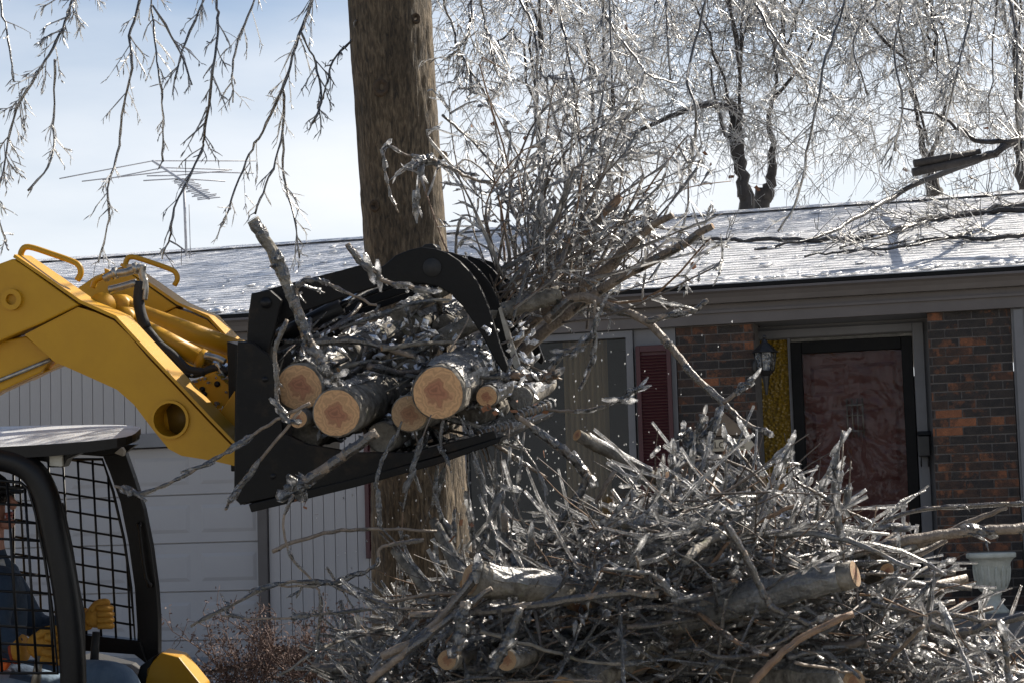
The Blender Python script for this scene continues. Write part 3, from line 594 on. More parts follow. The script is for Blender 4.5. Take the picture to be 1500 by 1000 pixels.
# urn on the porch
uc = on_plane(1456, 897, V(0, 0, Z_PORCH), UP); urs = depth_of(uc) / F_PX
urn = thing('garden_urn', 'white classical urn planter on the porch before the brick pier', 'urn', uc)
h_ = 88 * urs; R_ = 36 * urs
q = MB(); q.lathe(uc, [(0.0, 0), (0.62 * R_, 0), (0.62 * R_, 0.04 * h_), (0.52 * R_, 0.08 * h_), (0.34 * R_, 0.18 * h_), (0.30 * R_, 0.28 * h_), (0.36 * R_, 0.31 * h_)], 28); q.build('pedestal', M_URN, urn)
q = MB(); vs_ = []
prof = [(0.36, .31), (0.36, .335), (0.50, .365), (0.60, .42), (0.66, .55), (0.70, .70), (0.78, .84), (0.90, .90), (0.98, .915), (1.0, .93), (1.0, .985), (0.95, 1.0), (0.86, 0.99), (0.66, .80), (0.0, .78)]
q.lathe(uc, [(a * R_, b * h_) for a, b in prof], 32); q.build('bowl', M_URN, urn)
q = MB()
for i in range(16):
    a_ = 2 * math.pi * i / 16; d0 = V(math.cos(a_), math.sin(a_), 0)
    q.tube([uc + d0 * R_ * 0.60 + UP * h_ * .43, uc + d0 * R_ * 0.675 + UP * h_ * .56, uc + d0 * R_ * 0.71 + UP * h_ * .70, uc + d0 * R_ * 0.755 + UP * h_ * .78], [0.004, 0.011, 0.011, 0.003], 6)
q.build('relief_leaves', M_URN, urn)

# television antenna behind the ridge
ad = depth_of(hw(HU_(273, 480), -RUN - 0.25, 0)) + 0.2
ab = P(273, 375, ad); ab.z = Z_RIDGE - 0.12
ant = thing('tv_antenna', 'old rooftop television antenna with many rods on a thin mast', 'antenna', ab)
q = MB(); q.tube([ab, P(269, 262, ad)], 0.014, 6); q.tube([P(279, 375, ad + 0.1), P(277, 300, ad + .02)], 0.006, 4); q.build('mast', M_ALU, ant)
b0, b1 = P(224, 236, ad + 1.2), P(306, 291, ad - 1.3)
q = MB(); q.tube([b0, b1], 0.016, 5); q.build('boom', M_ALU, ant)
rods = [((87, 262), (375, 236), 0.0), ((120, 266), (372, 254), 0.30), ((150, 264), (340, 249), 0.2), ((210, 265), (330, 266), 0.5), ((215, 258), (335, 250), 0.42)]
for (a, b_, t) in rods:
    c = b0.lerp(b1, t); d = depth_of(c); cx, cyy = pix(c)
    q = MB(); q.tube([P(a[0], a[1], d), c, P(b_[0], b_[1], d)], 0.0075, 4); q.build('rod', M_ALU, ant)
rr = random.Random(3)
for i in range(13):
    c = b0.lerp(b1, 0.55 + 0.45 * i / 12); d = depth_of(c); cx, cyy = pix(c); L_ = rr.uniform(10, 18)
    q = MB(); q.tube([P(cx - L_, cyy + 2, d), c, P(cx + L_, cyy - 2, d)], 0.007, 4); q.build('rod', M_ALU, ant)
# ------------------------------------------------------------------ the skid steer loader
MYAW, MROLL = math.radians(7), math.radians(6)
MF = V(math.cos(MYAW), -math.sin(MYAW), 0)                                   # forwards (to the right in the picture)
ML = V(math.sin(MYAW) * math.cos(MROLL), math.cos(MYAW) * math.cos(MROLL), math.sin(MROLL))   # towards the far side
MU = MF.cross(ML).normalized()
M0 = P(345, 600, 7.25)
def mp(px, py, l): return on_plane(px, py, M0 + ML * l, ML)
def mpoly(pts, l): return [mp(x, y, l) for x, y in pts]
def pxr(n, l=0.0): return n * (7.25 + l) / F_PX                               # pixels -> metres at that lateral offset
gz0 = mp(40, 1180, 0.5); gz0.z = ground_z(gz0.x, gz0.y)
ld = thing('skid_steer_loader', 'yellow skid steer loader with black open cab and raised arms', 'skid steer', gz0)

def solid(poly, l0, l1, name, mat, parent, bevel=0.004, poly1=None):
    m = MB(); a = mpoly(poly, l0); off = ML * (l1 - l0); m.prism(a, off); return m.build(name, mat, parent, bevel)
# upper arm box, elbow leg, far twins shifted across the machine
upper = [(-150, 470), (-60, 420), (-24, 395), (19, 379), (40, 393), (66, 412), (115, 447), (60, 474), (3, 498), (-60, 530), (-150, 575)]
leg = [(36, 490), (114, 450), (140, 458), (167, 470), (190, 492), (217, 524), (259, 568), (308, 620), (341, 654), (347, 668), (345, 682), (310, 674), (266, 667), (247, 657), (225, 630), (196, 592), (171, 570), (120, 547), (79, 529), (58, 510)]
lower_link = [(-150, 560), (0, 500), (38, 492), (60, 508), (76, 524), (60, 545), (0, 573), (-150, 630)]
def arm(l, tagname=''):
    # built in the near plane from the outline, then moved across by l
    off = ML * l
    def sh(poly, a, b_, nm, mat, par=ld, bev=0.006):
        m = MB(); m.prism([p + off for p in mpoly(poly, a)], ML * (b_ - a)); return m.build(nm, mat, par, bev)
    ua_ = sh(upper, -0.17, -0.01, 'upper_arm', M_YELLOW)
    m = MB(); A_ = [p + off for p in mpoly(leg, -0.155)]; hcn = mp(250, 614, -0.155) + off; nh = 28; k0 = min(range(len(A_)), key=lambda i: (A_[i] - hcn).length)
    H_ = [hcn + MF * (0.0615 * math.cos(a)) + MU * (0.0615 * math.sin(a)) for a in [2 * math.pi * i / nh for i in range(nh)]]
    j0 = min(range(nh), key=lambda j: (H_[j] - A_[k0]).length); na = len(A_); T_ = ML * 0.13; vs_ = A_ + H_ + [p + T_ for p in A_] + [p + T_ for p in H_]; N_ = na + nh
    for sgn in (1, -1):                                  # front face as a keyhole polygon round the bore
        loop = [(k0 + i) % na for i in range(na)] + [k0] + [na + (j0 + sgn * j) % nh for j in range(nh)] + [na + j0]
        area = sum((vs_[loop[i]] - hcn).cross(vs_[loop[(i + 1) % len(loop)]] - hcn).dot(ML) for i in range(len(loop))); outer = sum((A_[i] - hcn).cross(A_[(i + 1) % na] - hcn).dot(ML) for i in range(na))
        if abs(area) < abs(outer): break
    fs = [tuple(loop), tuple(N_ + i for i in reversed(loop))] + [(i, (i + 1) % na, N_ + (i + 1) % na, N_ + i) for i in range(na)] + [(na + j, na + (j + 1) % nh, N_ + na + (j + 1) % nh, N_ + na + j) for j in range(nh)]
    m.add(vs_, fs); le_ = m.build('lower_arm', M_YELLOW, ld)
    # top flange plate slightly wider than the box
    ft = [(19, 377), (66, 409), (116, 444), (168, 467), (218, 521), (260, 565), (309, 617), (343, 652)]
    m = MB(); A = [p + off for p in mpoly(ft, -0.168)]; n = len(A)
    vs_ = A + [p + ML * 0.164 for p in A] + [p + MU * 0.010 + MF * 0.006 for p in A] + [p + ML * 0.164 + MU * 0.010 + MF * 0.006 for p in A]
    fs = []
    for i in range(n - 1):
        fs += [(2 * n + i, 3 * n + i, 3 * n + i + 1, 2 * n + i + 1), (i, 2 * n + i, 2 * n + i + 1, i + 1), (n + i + 1, 3 * n + i + 1, 3 * n + i, n + i), (i + 1, n + i + 1, n + i, i)]
    m.add(vs_, fs); m.build('flange', M_YELLOW, le_)
    c = mp(19, 439, -0.17) + off; ring(c, 0.038, 0.020, 0.02, 'pin_boss', M_YELLOW, ua_); disc(c + ML * 0.004, 0.018, 'pin', M_STEEL, ua_)
    c = mp(250, 614, -0.155) + off; ring(c, 0.070, 0.060, 0.012, 'tube_rim', M_YELLOW, le_); disc(c + ML * 0.124, 0.0605, 'bore_shade', M_BORE, le_)
    h = [(30, 381), (32, 368), (42, 362), (75, 372), (108, 384), (117, 392), (118, 402), (113, 411)]
    m = MB(); m.tube(catmull([p + off for p in mpoly(h, -0.09)], 4), 0.0115, 8); m.build('grab_handle', M_YELLOW, ld)
    if l > 0.5: return ua_
    sh(lower_link, -0.12, -0.04, 'lower_link', M_YELLOW)
    # lift cylinder below the link
    m = MB(); m.tube([p + off for p in (mp(-150, 632, -0.08), mp(20, 556, -0.08))], 0.022, 10); cyl = m.build('lift_cylinder', M_YELLOW, ld)
    m = MB(); m.tube([p + off for p in (mp(-40, 573, -0.13), mp(74, 526, -0.13))], 0.008, 8); m.build('rod', M_STEEL, cyl)
    m = MB(); m.prism([p + off for p in mpoly([(-150, 650), (0, 565), (90, 535), (60, 548), (0, 575), (-150, 665)], -0.09)], ML * 0.06); m.build('cylinder_guard', M_YELLOW, ld)
    return ua_
M_BORE = pmat('bore_shade', (0.16, 0.095, 0.012), (0.12, 0.07, 0.01), 9.0, 0.6)
def ring(c, ro, ri, h, name, mat, parent):
    m = MB(); n = 28; vs_ = []
    for (r, z) in ((ro, 0), (ro, h), (ri, h), (ri, -h)):
        for i in range(n):
            a = 2 * math.pi * i / n; vs_.append(c + MF * (r * math.cos(a)) + MU * (r * math.sin(a)) - ML * z)
    fs = [(k * n + i, k * n + (i + 1) % n, (k + 1) * n + (i + 1) % n, (k + 1) * n + i) for k in range(3) for i in range(n)]
    m.add(vs_, fs, 0, False); return m.build(name, mat, parent)
def disc(c, r, name, mat, parent):
    m = MB(); m.tube([c - ML * 0.002, c + ML * 0.004], r, 24); return m.build(name, mat, parent)
arm(0.0); arm(1.22)
# bore: recessed disc in darkened yellow, the tube's inner shade put in its colour
# tilt cylinders between the arms
for (a, b_, c, l, r1, r2) in (((183, 467), (298, 527), (352, 546), 0.33, 13.5, 7.5), ((176, 449), (352, 513), (380, 523), 0.78, 14.0, 7.5)):
    m = MB(); p0, p1 = mp(*a, l), mp(*b_, l); m.tube([p0, p1], pxr(r1, l), 18); d = (p1 - p0).normalized()
    cyl = m.build('tilt_cylinder', M_YELLOW, ld)
    m = MB(); m.tube([p1 - d * 0.02, p1 + d * 0.012], pxr(r1 + 2, l), 18); m.build('gland_nut', M_YELLOW, cyl)
    m = MB(); m.tube([p1, mp(*c, l)], pxr(r2, l), 14); m.build('rod', M_CHROME, cyl)
    m = MB(); m.tube([p0 - ML * 0.05, p0 + ML * 0.05], pxr(r1 + 4, l), 16); m.build('clevis', M_YELLOW, cyl)
# cross member, hoses and fittings above the arms
m = MB(); m.tube([mp(150, 448, 0.0), mp(150, 448, 1.06)], 0.05, 16); m.build('cross_tube', M_YELLOW, ld)
m = MB(); m.tube([mp(250, 614, -0.03), mp(250, 614, 1.07)], 0.058, 18); m.build('cross_tube', M_YELLOW, ld)
for pts, r, mt, nm in (([(153, 409), (165, 402), (186, 399), (207, 391)], 6.5, M_STEEL, 'hose_fitting'), ([(160, 425), (180, 420), (200, 414)], 6, M_STEEL, 'hose_fitting'), ([(136, 422), (140, 412), (152, 405)], 4.5, M_YELLOW, 'hydraulic_tube'),
                       ([(209, 388), (208, 400), (211, 412), (209, 425)], 6, M_STEEL, 'hose_elbow'), ([(212, 408), (213, 425), (211, 440)], 5, M_STEEL, 'hose_elbow'),
                       ([(206, 412), (203, 440), (207, 462), (214, 480)], 8.5, M_RUBBER, 'hydraulic_hose'), ([(214, 480), (235, 505), (255, 520), (275, 540), (300, 545)], 6.5, M_RUBBER, 'hydraulic_hose'),
                       ([(235, 515), (262, 540), (285, 548), (315, 538), (335, 545)], 5.5, M_RUBBER, 'hydraulic_hose'), ([(318, 530), (326, 548), (330, 570), (336, 580)], 5.5, M_STEEL, 'hydraulic_hose'),
                       ([(300, 520), (318, 524), (330, 530)], 5, M_STEEL, 'hose_fitting')):
    m = MB(); m.tube(catmull([mp(x, y, 0.28) for x, y in pts], 5), pxr(r), 10); m.build(nm, mt, ld)
for a, b_ in (((166, 401), (172, 399.5)), ((196, 394), (202, 392))):
    m = MB(); m.tube([mp(*a, 0.28), mp(*b_, 0.28)], pxr(9), 6); m.build('hose_collar', M_STEEL, ld)
solid([(152, 393), (160, 396), (166, 410), (154, 408)], 0.27, 0.29, 'tube_clamp', M_YELLOW, ld)
# quick-attach plate with bracket, the shade in its holes drawn as black discs
solid([(272, 561), (315, 545), (338, 566), (336, 590), (318, 600), (296, 600), (283, 588)], 0.20, 0.26, 'attach_bracket', M_YELLOW, ld)
for x, y in ((296, 570), (299, 577), (318, 562)): disc(mp(x, y, 0.197), pxr(4.5), 'hole_shade', M_BLACK, ld)
solid([(316, 612), (345, 570), (350, 585), (346, 640), (332, 645)], 0.05, 0.12, 'attach_plate', M_YELLOW, ld)
solid([(332, 500), (350, 505), (352, 690), (338, 690)], 0.10, 1.0, 'attach_frame', M_BUCKET, ld)
m = MB(); m.tube([mp(268, 560, 0.18), mp(268, 560, 0.9)], 0.03, 10); m.build('pivot_shaft', M_BLACK, ld)
solid([(285, 590), (330, 580), (335, 640), (300, 625)], 0.4, 0.75, 'attach_casting', M_YELLOW, ld, 0.01)
m = MB(); rr = random.Random(5)
for i in range(40):
    x = rr.uniform(270, 345); y = rr.uniform(545, 605); m.ball(mp(x, y, 0.19), rr.uniform(0.004, 0.012), None, rr.uniform(0.003, 0.006), 6, 4)
tag(m.build('frozen_spatter', M_RIME, ld), kind='stuff')

# cab: roof slab, near tubular post, far plate post, screens
C0, C1 = 0.10, 1.02
m = MB(); N = 14
near = [(-150, 664), (-60, 658), (0, 654), (70, 650), (135, 645), (185, 639), (202, 634)]; far = [(-150, 632), (-60, 629), (0, 627), (60, 626), (120, 627), (165, 628), (188, 629)]
nl = catmull([mp(x, y, C0 - 0.03) for x, y in near], 3); fl = catmull([mp(x, y, C1 + 0.05) for x, y in far], 3); K = len(nl); vs_ = []
for i in range(K):
    e_ = max(0.0, (i / (K - 1) - 0.62) / 0.38); sh_ = math.sqrt(max(0.0, 1 - e_ ** 2.6)) * 0.8 + 0.2
    for j in range(N + 1):
        t = 0.42 + (j / N - 0.42) * sh_; p = nl[i].lerp(fl[i], t) + MU * (0.035 * math.sin(math.pi * t)) + MF * (0.03 * math.sin(math.pi * t) * (i / (K - 1)) ** 4); vs_.append(p)
nt_ = len(vs_)
for i in range(K):
    e_ = max(0.0, (i / (K - 1) - 0.62) / 0.38)
    for j in range(N + 1): vs_[i * (N + 1) + j] = vs_[i * (N + 1) + j] - MU * (0.018 * e_ ** 2)
vs_ += [Vector(v) - MU * (0.046 - 0.024 * max(0.0, (q_ // (N + 1) / (K - 1) - 0.5) / 0.5) ** 1.5) for q_, v in enumerate(vs_)]
fs = [(i * (N + 1) + j, (i + 1) * (N + 1) + j, (i + 1) * (N + 1) + j + 1, i * (N + 1) + j + 1) for i in range(K - 1) for j in range(N)]
fb = [tuple(nt_ + q for q in reversed(f)) for f in fs]
rim = [i * (N + 1) for i in range(K)] + [(K - 1) * (N + 1) + j for j in range(1, N + 1)] + [i * (N + 1) + N for i in range(K - 2, -1, -1)] + [j for j in range(N - 1, 0, -1)]
side = [(rim[i], nt_ + rim[i], nt_ + rim[(i + 1) % len(rim)], rim[(i + 1) % len(rim)]) for i in range(len(rim))]
m.add(vs_, fs, 0, True); m.f += [tuple(f) for f in fb + side]; m.m += [1] * (len(fb) + len(side)); m.smooth += [False] * (len(fb) + len(side))
m.build('cab_roof', [M_FROSTROOF, M_BLACK], ld, 0.014, 3)
m = MB(); m.tube([mp(x, y, C0 + 0.42) for x, y in ((150, 644), (180, 641), (198, 639), (204, 640))], [0.02, 0.024, 0.022, 0.008], 10); m.build('roof_lip', M_BLACK, ld)
m = MB(); m.tube(catmull([mp(x, y, C0) for x, y in ((-150, 670), (-50, 668), (8, 672), (45, 688), (66, 722), (80, 780), (93, 845), (102, 910), (107, 980), (108, 1080))], 6), [pxr(19.5)] * 55, 16, 0, True); m.build('front_post', M_BLACK, ld)
solid([(90, 735), (104, 800), (112, 850), (122, 900), (124, 1080), (112, 1080), (108, 930), (96, 830), (84, 750)], C0 + 0.035, C0 + 0.06, 'post_flange', M_BLACK, ld)
post = [(148, 662), (182, 660), (196, 700), (210, 745), (221, 800), (229, 860), (232, 905), (232, 958), (214, 972), (200, 960), (201, 925), (197, 860), (188, 795), (176, 735), (160, 690)]
solid(post, C1, C1 + 0.05, 'front_post', M_BLACK, ld)
solid([(60, 655), (200, 650), (182, 664), (150, 668), (100, 664)], C1 - 0.02, C1 + 0.02, 'header_plate', M_BLACK, ld)
solid([(30, 655), (118, 650), (138, 645), (120, 662), (98, 672), (92, 684), (70, 684), (68, 676), (40, 672)], C0 + 0.05, C0 + 0.12, 'header_bracket', M_BLACK, ld)
solid([(85, 925), (205, 938), (216, 972), (196, 958), (85, 950)], C1 - 0.01, C1 + 0.04, 'sill_rail', M_BLACK, ld)
m = MB(); m.tube(catmull([mp(x, y, C1 - 0.03) for x, y in ((204, 768), (205, 782), (209, 815), (214, 845), (219, 856))], 4), 0.0065, 6); m.ball(mp(204, 768, C1 - .02), 0.012); m.ball(mp(219, 856, C1 - .02), 0.012); m.build('grab_handle', M_BLACK, ld)
solid([(71, 652), (91, 652), (91, 683), (72, 682)], C0 + 0.03, C0 + 0.049, 'work_lamp', M_LAMPLENS, ld)
solid([(167, 663), (178, 654), (182, 660), (180, 668)], C1 - 0.06, C1 - 0.03, 'work_lamp', M_LAMPLENS, ld)

def pt_in(poly, x, y):
    c = False; n = len(poly)
    for i in range(n):
        (x1, y1), (x2, y2) = poly[i], poly[(i + 1) % n]
        if (y1 > y) != (y2 > y) and x < (x2 - x1) * (y - y1) / (y2 - y1) + x1: c = not c
    return c
def screen(region, l, vx, vlean, hy, hslope, y0ref, x0ref, r, label):
    m = MB(); k = len(region); a = mpoly(region, l)
    m.tube(a + [a[0]], 0.0065, 6); so = m.build('side_screen', M_BLACK, ld)
    xs_ = [p[0] for p in region]; ys_ = [p[1] for p in region]
    def run(pts, dl):
        seg = []
        for p in pts + [None]:
            if p is not None and pt_in(region, *p): seg.append(p)
            else:
                if len(seg) > 2:
                    q = MB(); q.tube([mp(*seg[0], l + dl), mp(*seg[-1], l + dl)], r, 6); q.build('wire', M_BLACK, so)
                seg = []
    for x in vx: run([(x + vlean * (y - y0ref), y) for y in np.arange(min(ys_), max(ys_), 2.0)], 0.0)
    for y in hy: run([(x, y + hslope * (x - x0ref)) for x in np.arange(min(xs_), max(xs_), 2.0)], 0.004)
    return so
screen([(20, 672), (150, 672), (166, 720), (182, 790), (192, 860), (198, 938), (60, 925), (20, 925)], C1 + 0.01, [71 + 21.6 * k for k in range(-3, 8)], 0.05, [590 + 25.2 * k for k in range(0, 16)], 0.165, 680, 60, 0.0052, '')
screen([(-140, 712), (0, 703), (30, 706), (42, 716), (52, 750), (66, 820), (76, 890), (85, 985), (-140, 985)], C0 + 0.02, [10 + 25.5 * k for k in range(-6, 5)], 0.065, [712 + 25.5 * k for k in range(0, 13)], 0.05, 700, 0, 0.0052, '')
# body, seat, fenders, wheels (mostly below the picture)
def mb_box(u0, v0, u1, v1, l0, l1, name, mat, bev=0.01):
    return solid([(u0, v0), (u1, v0), (u1, v1), (u0, v1)], l0, l1, name, mat, ld, bev)
solid([(214, 978), (236, 955), (262, 962), (296, 1004), (300, 1060), (205, 1060)], 0.86, 0.98, 'front_fender', M_YELLOW, ld, 0.006)
solid([(205, 975), (226, 960), (212, 1010), (200, 1060), (180, 1060)], 0.86, 1.0, 'fender_bracket', M_BLACK, ld)
mb_box(-420, 1040, 60, 1190, C0 - 0.05, C1 + 0.05, 'chassis', M_YELLOW, 0.03)
mb_box(60, 1075, 215, 1190, C0, C1, 'front_frame', M_BLACK, 0.02)
mb_box(-420, 700, -150, 985, C0, C1, 'engine_cover', M_YELLOW, 0.04)
mb_box(-100, 1010, 30, 1045, 0.30, 0.82, 'seat_base', M_SEAT, 0.02); mb_box(-110, 850, -72, 1010, 0.30, 0.82, 'seat_back', M_SEAT, 0.02)
for (x, l) in ((-330, -0.22), (120, -0.22), (-330, 1.04), (120, 1.04)):
    c = mp(x, 1190, l); c = c - MU * ((c.z - ground_z(c.x, c.y)) - 0.36)
    m = MB(); n = 36; vs_ = []
    for (r, t) in ((0.20, 0.0), (0.33, 0.0), (0.365, 0.04), (0.37, 0.14), (0.365, 0.24), (0.33, 0.28), (0.20, 0.28)):
        for i in range(n):
            a = 2 * math.pi * i / n; rr2 = r * (1.03 if (i % 3 == 0 and r > 0.36) else 1.0); vs_.append(c + MF * (rr2 * math.cos(a)) + MU * (rr2 * math.sin(a)) + ML * t)
    m.add(vs_, [(k * n + i, k * n + (i + 1) % n, (k + 1) * n + (i + 1) % n, (k + 1) * n + i) for k in range(6) for i in range(n)]); w_ = m.build('wheel', M_RUBBER, ld)
    m = MB(); m.tube([c + ML * 0.04, c + ML * 0.24], 0.205, 20); m.tube([c + ML * 0.02, c + ML * 0.05], 0.09, 12); m.build('rim', M_YELLOW, w_)
m = MB(); m.tube([mp(136, 1010, 0.74), mp(139, 950, 0.74), mp(141, 925, 0.74)], [0.022, 0.017, 0.016], 10); m.build('control_lever', M_RUBBER, ld)
m = MB(); m.tube([mp(50, 1020, 0.26), mp(55, 980, 0.27), mp(58, 960, 0.28)], [0.022, 0.017, 0.016], 10); m.build('control_lever', M_STEEL, ld)

# ------------------------------------------------------------------ operator
op = thing('person', 'operator in denim jacket and yellow gloves seated in the loader cab', 'person', mp(-20, 1012, 0.55))
def skinned(name, joints, bones, radii, root, mats, parent, matfn, sub=2):
    org = root_loc(parent)
    me = bpy.data.meshes.new(name + '_skeleton'); me.from_pydata([tuple(j - org) for j in joints], bones, []); o = bpy.data.objects.new('skeleton', me); COL.objects.link(o)
    sk = o.modifiers.new('skin', 'SKIN'); sk.use_smooth_shade = True
    for i, r in enumerate(radii):
        r = r if isinstance(r, tuple) else (r, r); me.skin_vertices[0].data[i].radius = r; me.skin_vertices[0].data[i].use_root = (i == root)
    ss = o.modifiers.new('sub', 'SUBSURF'); ss.levels = sub; ss.render_levels = sub
    dg = bpy.context.evaluated_depsgraph_get(); dg.update()
    em = bpy.data.meshes.new_from_object(o.evaluated_get(dg)); em.name = name
    bpy.data.objects.remove(o)
    em.materials.clear()
    for mt in mats: em.materials.append(mt)
    for p in em.polygons: p.material_index = matfn(p.center + org); p.use_smooth = True
    ob = bpy.data.objects.new(name, em); COL.objects.link(ob); ob.parent = parent; return ob
J = [mp(-18, 1000, .55), mp(-14, 930, .55), mp(-8, 868, .55), mp(-12, 832, .55), mp(-14, 806, .55), mp(-16, 775, .55), mp(-20, 735, .55), mp(-22, 710, .55),
     mp(2, 848, .36), mp(-8, 925, .30), mp(32, 948, .33),
     mp(6, 846, .74), mp(55, 925, .80), mp(118, 908, .76),
     mp(0, 1000, .44), mp(118, 1018, .42), mp(140, 1170, .42),
     mp(0, 998, .68), mp(184, 990, .70), mp(206, 1150, .70)]
Bn = [(0, 1), (1, 2), (2, 3), (3, 4), (4, 5), (5, 6), (6, 7), (2, 8), (8, 9), (9, 10), (2, 11), (11, 12), (12, 13), (0, 14), (14, 15), (15, 16), (0, 17), (17, 18), (18, 19)]
Rd = [(.16, .13), (.15, .125), (.155, .13), (.09, .075), .055, .062, .085, .06, .075, .062, .048, .075, .062, .048, .095, .078, .06, .095, .078, .06]
waist = (J[0] + (J[1] - J[0]) * 0.12)
def body_m(c):
    if (c - J[4]).dot(MU) > 0.012: return 2
    x = (c - J[0]); return 1 if x.dot(MU) < 0.10 and (x.dot(MF) > 0.10 or x.dot(MU) < 0.02) and (c - J[10]).length > 0.14 and (c - J[13]).length > 0.16 and (c - J[9]).length > .14 else 0
body = skinned('body', J, Bn, Rd, 0, [M_DENIMJ, M_JEANS, M_SKIN], op, body_m)
hc = J[6]
m = MB(); m.ball(hc + MF * 0.108 - MU * 0.012, 0.020, 0.016, 0.022, 8, 6, 0, (MF, ML, MU)); m.tube([hc + MF * 0.098 + MU * 0.02, hc + MF * 0.122 - MU * 0.016], [0.010, 0.014], 6); m.build('nose', M_SKIN, op)
m = MB(); m.tube(catmull([hc + MF * .088 - MU * .048 - ML * .026, hc + MF * .104 - MU * .047, hc + MF * .088 - MU * .048 + ML * .026], 4), 0.007, 6); m.tube(catmull([hc + MF * .088 - MU * .06 - ML * .02, hc + MF * .102 - MU * .06, hc + MF * .088 - MU * .06 + ML * .02], 4), 0.007, 6); m.build('lips', pmat('lips', (0.40, 0.12, 0.10), None, 9.0, .5), op)
m = MB(); m.ball(hc + MF * .085 - MU * .088, 0.030, 0.034, 0.024, 10, 7, 0, (MF, ML, MU)); m.build('chin', M_SKIN, op)
m = MB(); m.ball(hc - ML * .09 - MU * .01 - MF * .005, 0.012, 0.01, 0.03, 8, 6, 0, (MF, ML, MU)); m.ball(hc + ML * .09 - MU * .01, 0.012, 0.01, 0.03, 8, 6, 0, (MF, ML, MU)); m.build('ears', M_SKIN, op)
m = MB()
for s_ in (-1, 1): m.ball(hc + MF * .088 + ML * (.034 * s_) + MU * .022, 0.012, 0.028, 0.018, 10, 6, 0, (MF, ML, MU)); m.tube([hc + MF * .085 + ML * (.06 * s_) + MU * .024, hc - MF * .02 + ML * (.092 * s_) + MU * .02], 0.003, 5)
m.tube([hc + MF * .094 - ML * .012 + MU * .024, hc + MF * .094 + ML * .012 + MU * .024], 0.003, 5); m.build('sunglasses', M_BLACK, op)
m = MB(); m.ball(hc + MU * .045 - MF * .008, 0.108, 0.10, 0.085, 16, 10, 0, (MF, ML, MU)); m.prism([hc + MF * .07 - ML * .075 + MU * .042, hc + MF * .155 - ML * .04 + MU * .032, hc + MF * .155 + ML * .04 + MU * .032, hc + MF * .07 + ML * .075 + MU * .042], MU * 0.008); m.build('cap', M_DARKCLOTH, op)
m = MB(); m.tube(catmull([mp(2, 820, .50), mp(8, 838, .47), mp(14, 848, .45)], 4), 0.011, 8); m.tube(catmull([mp(-4, 815, .52), mp(4, 832, .50), mp(6, 850, .5)], 4), 0.012, 8); m.build('collar', M_WHITE, op)
m = MB(); m.prism(mpoly([(-30, 962), (4, 966), (12, 972), (6, 982), (-30, 985)], 0.30), ML * .04); m.build('safety_strap', M_ORANGE, op, 0.006)
def glove(c, fwd, upv, lat, s, name):
    g_ = MB(); A = (fwd, lat, upv)
    g_.ball(c, 0.052 * s, 0.040 * s, 0.048 * s, 12, 8, 0, A)
    for i in range(4):                                  # four bent fingers wrapped round the grip
        z = (0.042 - 0.026 * i) * s; ln_ = (0.030, 0.036, 0.034, 0.028)[i] * s
        p = [c + fwd * (0.02 * s) - lat * (0.030 * s) + upv * z, c + fwd * (0.055 * s) - lat * (0.028 * s) + upv * z, c + fwd * (0.064 * s + ln_ * .3) - lat * 0.004 * s + upv * (z - .004), c + fwd * (0.052 * s) + lat * 0.020 * s + upv * (z - .004 * s), c + fwd * (0.026 * s) + lat * 0.026 * s + upv * (z - .004 * s)]
        g_.tube(catmull(p, 4), [0.0145 * s] * 13 + [0.0145 * s, .014 * s, .012 * s, .007 * s], 8)
    p = [c - fwd * 0.012 * s + upv * 0.030 * s - lat * .02 * s, c + fwd * 0.014 * s + upv * 0.058 * s - lat * .014 * s, c + fwd * 0.046 * s + upv * 0.064 * s, c + fwd * 0.064 * s + upv * 0.055 * s + lat * .01 * s]
    g_.tube(catmull(p, 4), [0.018 * s] * 9 + [0.017 * s, .016 * s, .013 * s, .007 * s], 8)
    go = g_.build('glove', M_GLOVE, op); return go
gl = glove(mp(60, 945, .31), (MF * .96 - MU * .25).normalized(), (MU * .96 + MF * .25).normalized(), ML, 1.12, 'g')
m = MB(); a, b_ = mp(22, 950, .325), mp(36, 948, .32); m.tube([a, a.lerp(b_, .5), b_], [0.055, 0.058, 0.052], 14); m.build('cuff', M_GLOVE, gl)
m = MB(); m.tube([mp(20, 950, .325), mp(24, 949.5, .325)], 0.0585, 14); m.build('cuff_trim', M_CUFF, gl)
gl = glove(mp(140, 903, .74), MF, MU, ML, 0.92, 'g'); m = MB(); m.tube([mp(112, 909, .765), mp(128, 906, .75)], [0.05, 0.046], 14); m.build('cuff', M_GLOVE, gl)

# ------------------------------------------------------------------ grapple bucket
bk = thing('grapple_bucket', 'black steel grapple bucket raised high and full of cut logs', 'grapple bucket', mp(352, 700, 0.55))
LB0, LB1 = -0.36, 1.42
side_poly = [(348, 500), (370, 502), (392, 519), (404, 545), (409, 585), (414, 632), (450, 650), (520, 662), (600, 662), (690, 640), (724, 630), (728, 642), (640, 668), (520, 702), (430, 722), (352, 738), (343, 730), (345, 600)]
for l in (LB0, LB1 - 0.03):
    solid(side_poly, l, l + 0.028, 'side_plate', M_BUCKET, bk, 0.003)
sh_out = [(345, 505), (344, 600), (343, 725), (352, 739), (430, 723), (520, 703), (640, 669), (728, 642)]
a0 = mpoly(sh_out, LB0 + 0.03); m = MB(); n = len(a0); off = ML * (LB1 - LB0 - 0.06); inn = []
for i, p in enumerate(a0): inn.append(p + (MU * 0.012 if i > 3 else MF * 0.012))
m.prism(a0 + inn[::-1], off); m.build('shell', M_BUCKET, bk)
solid([(364, 738), (372, 736), (520, 700), (640, 669), (722, 643), (735, 640), (731, 648), (640, 680), (520, 713), (368, 750)], LB0 - 0.01, LB1 + 0.01, 'cutting_edge', M_BUCKET, bk, 0.003)
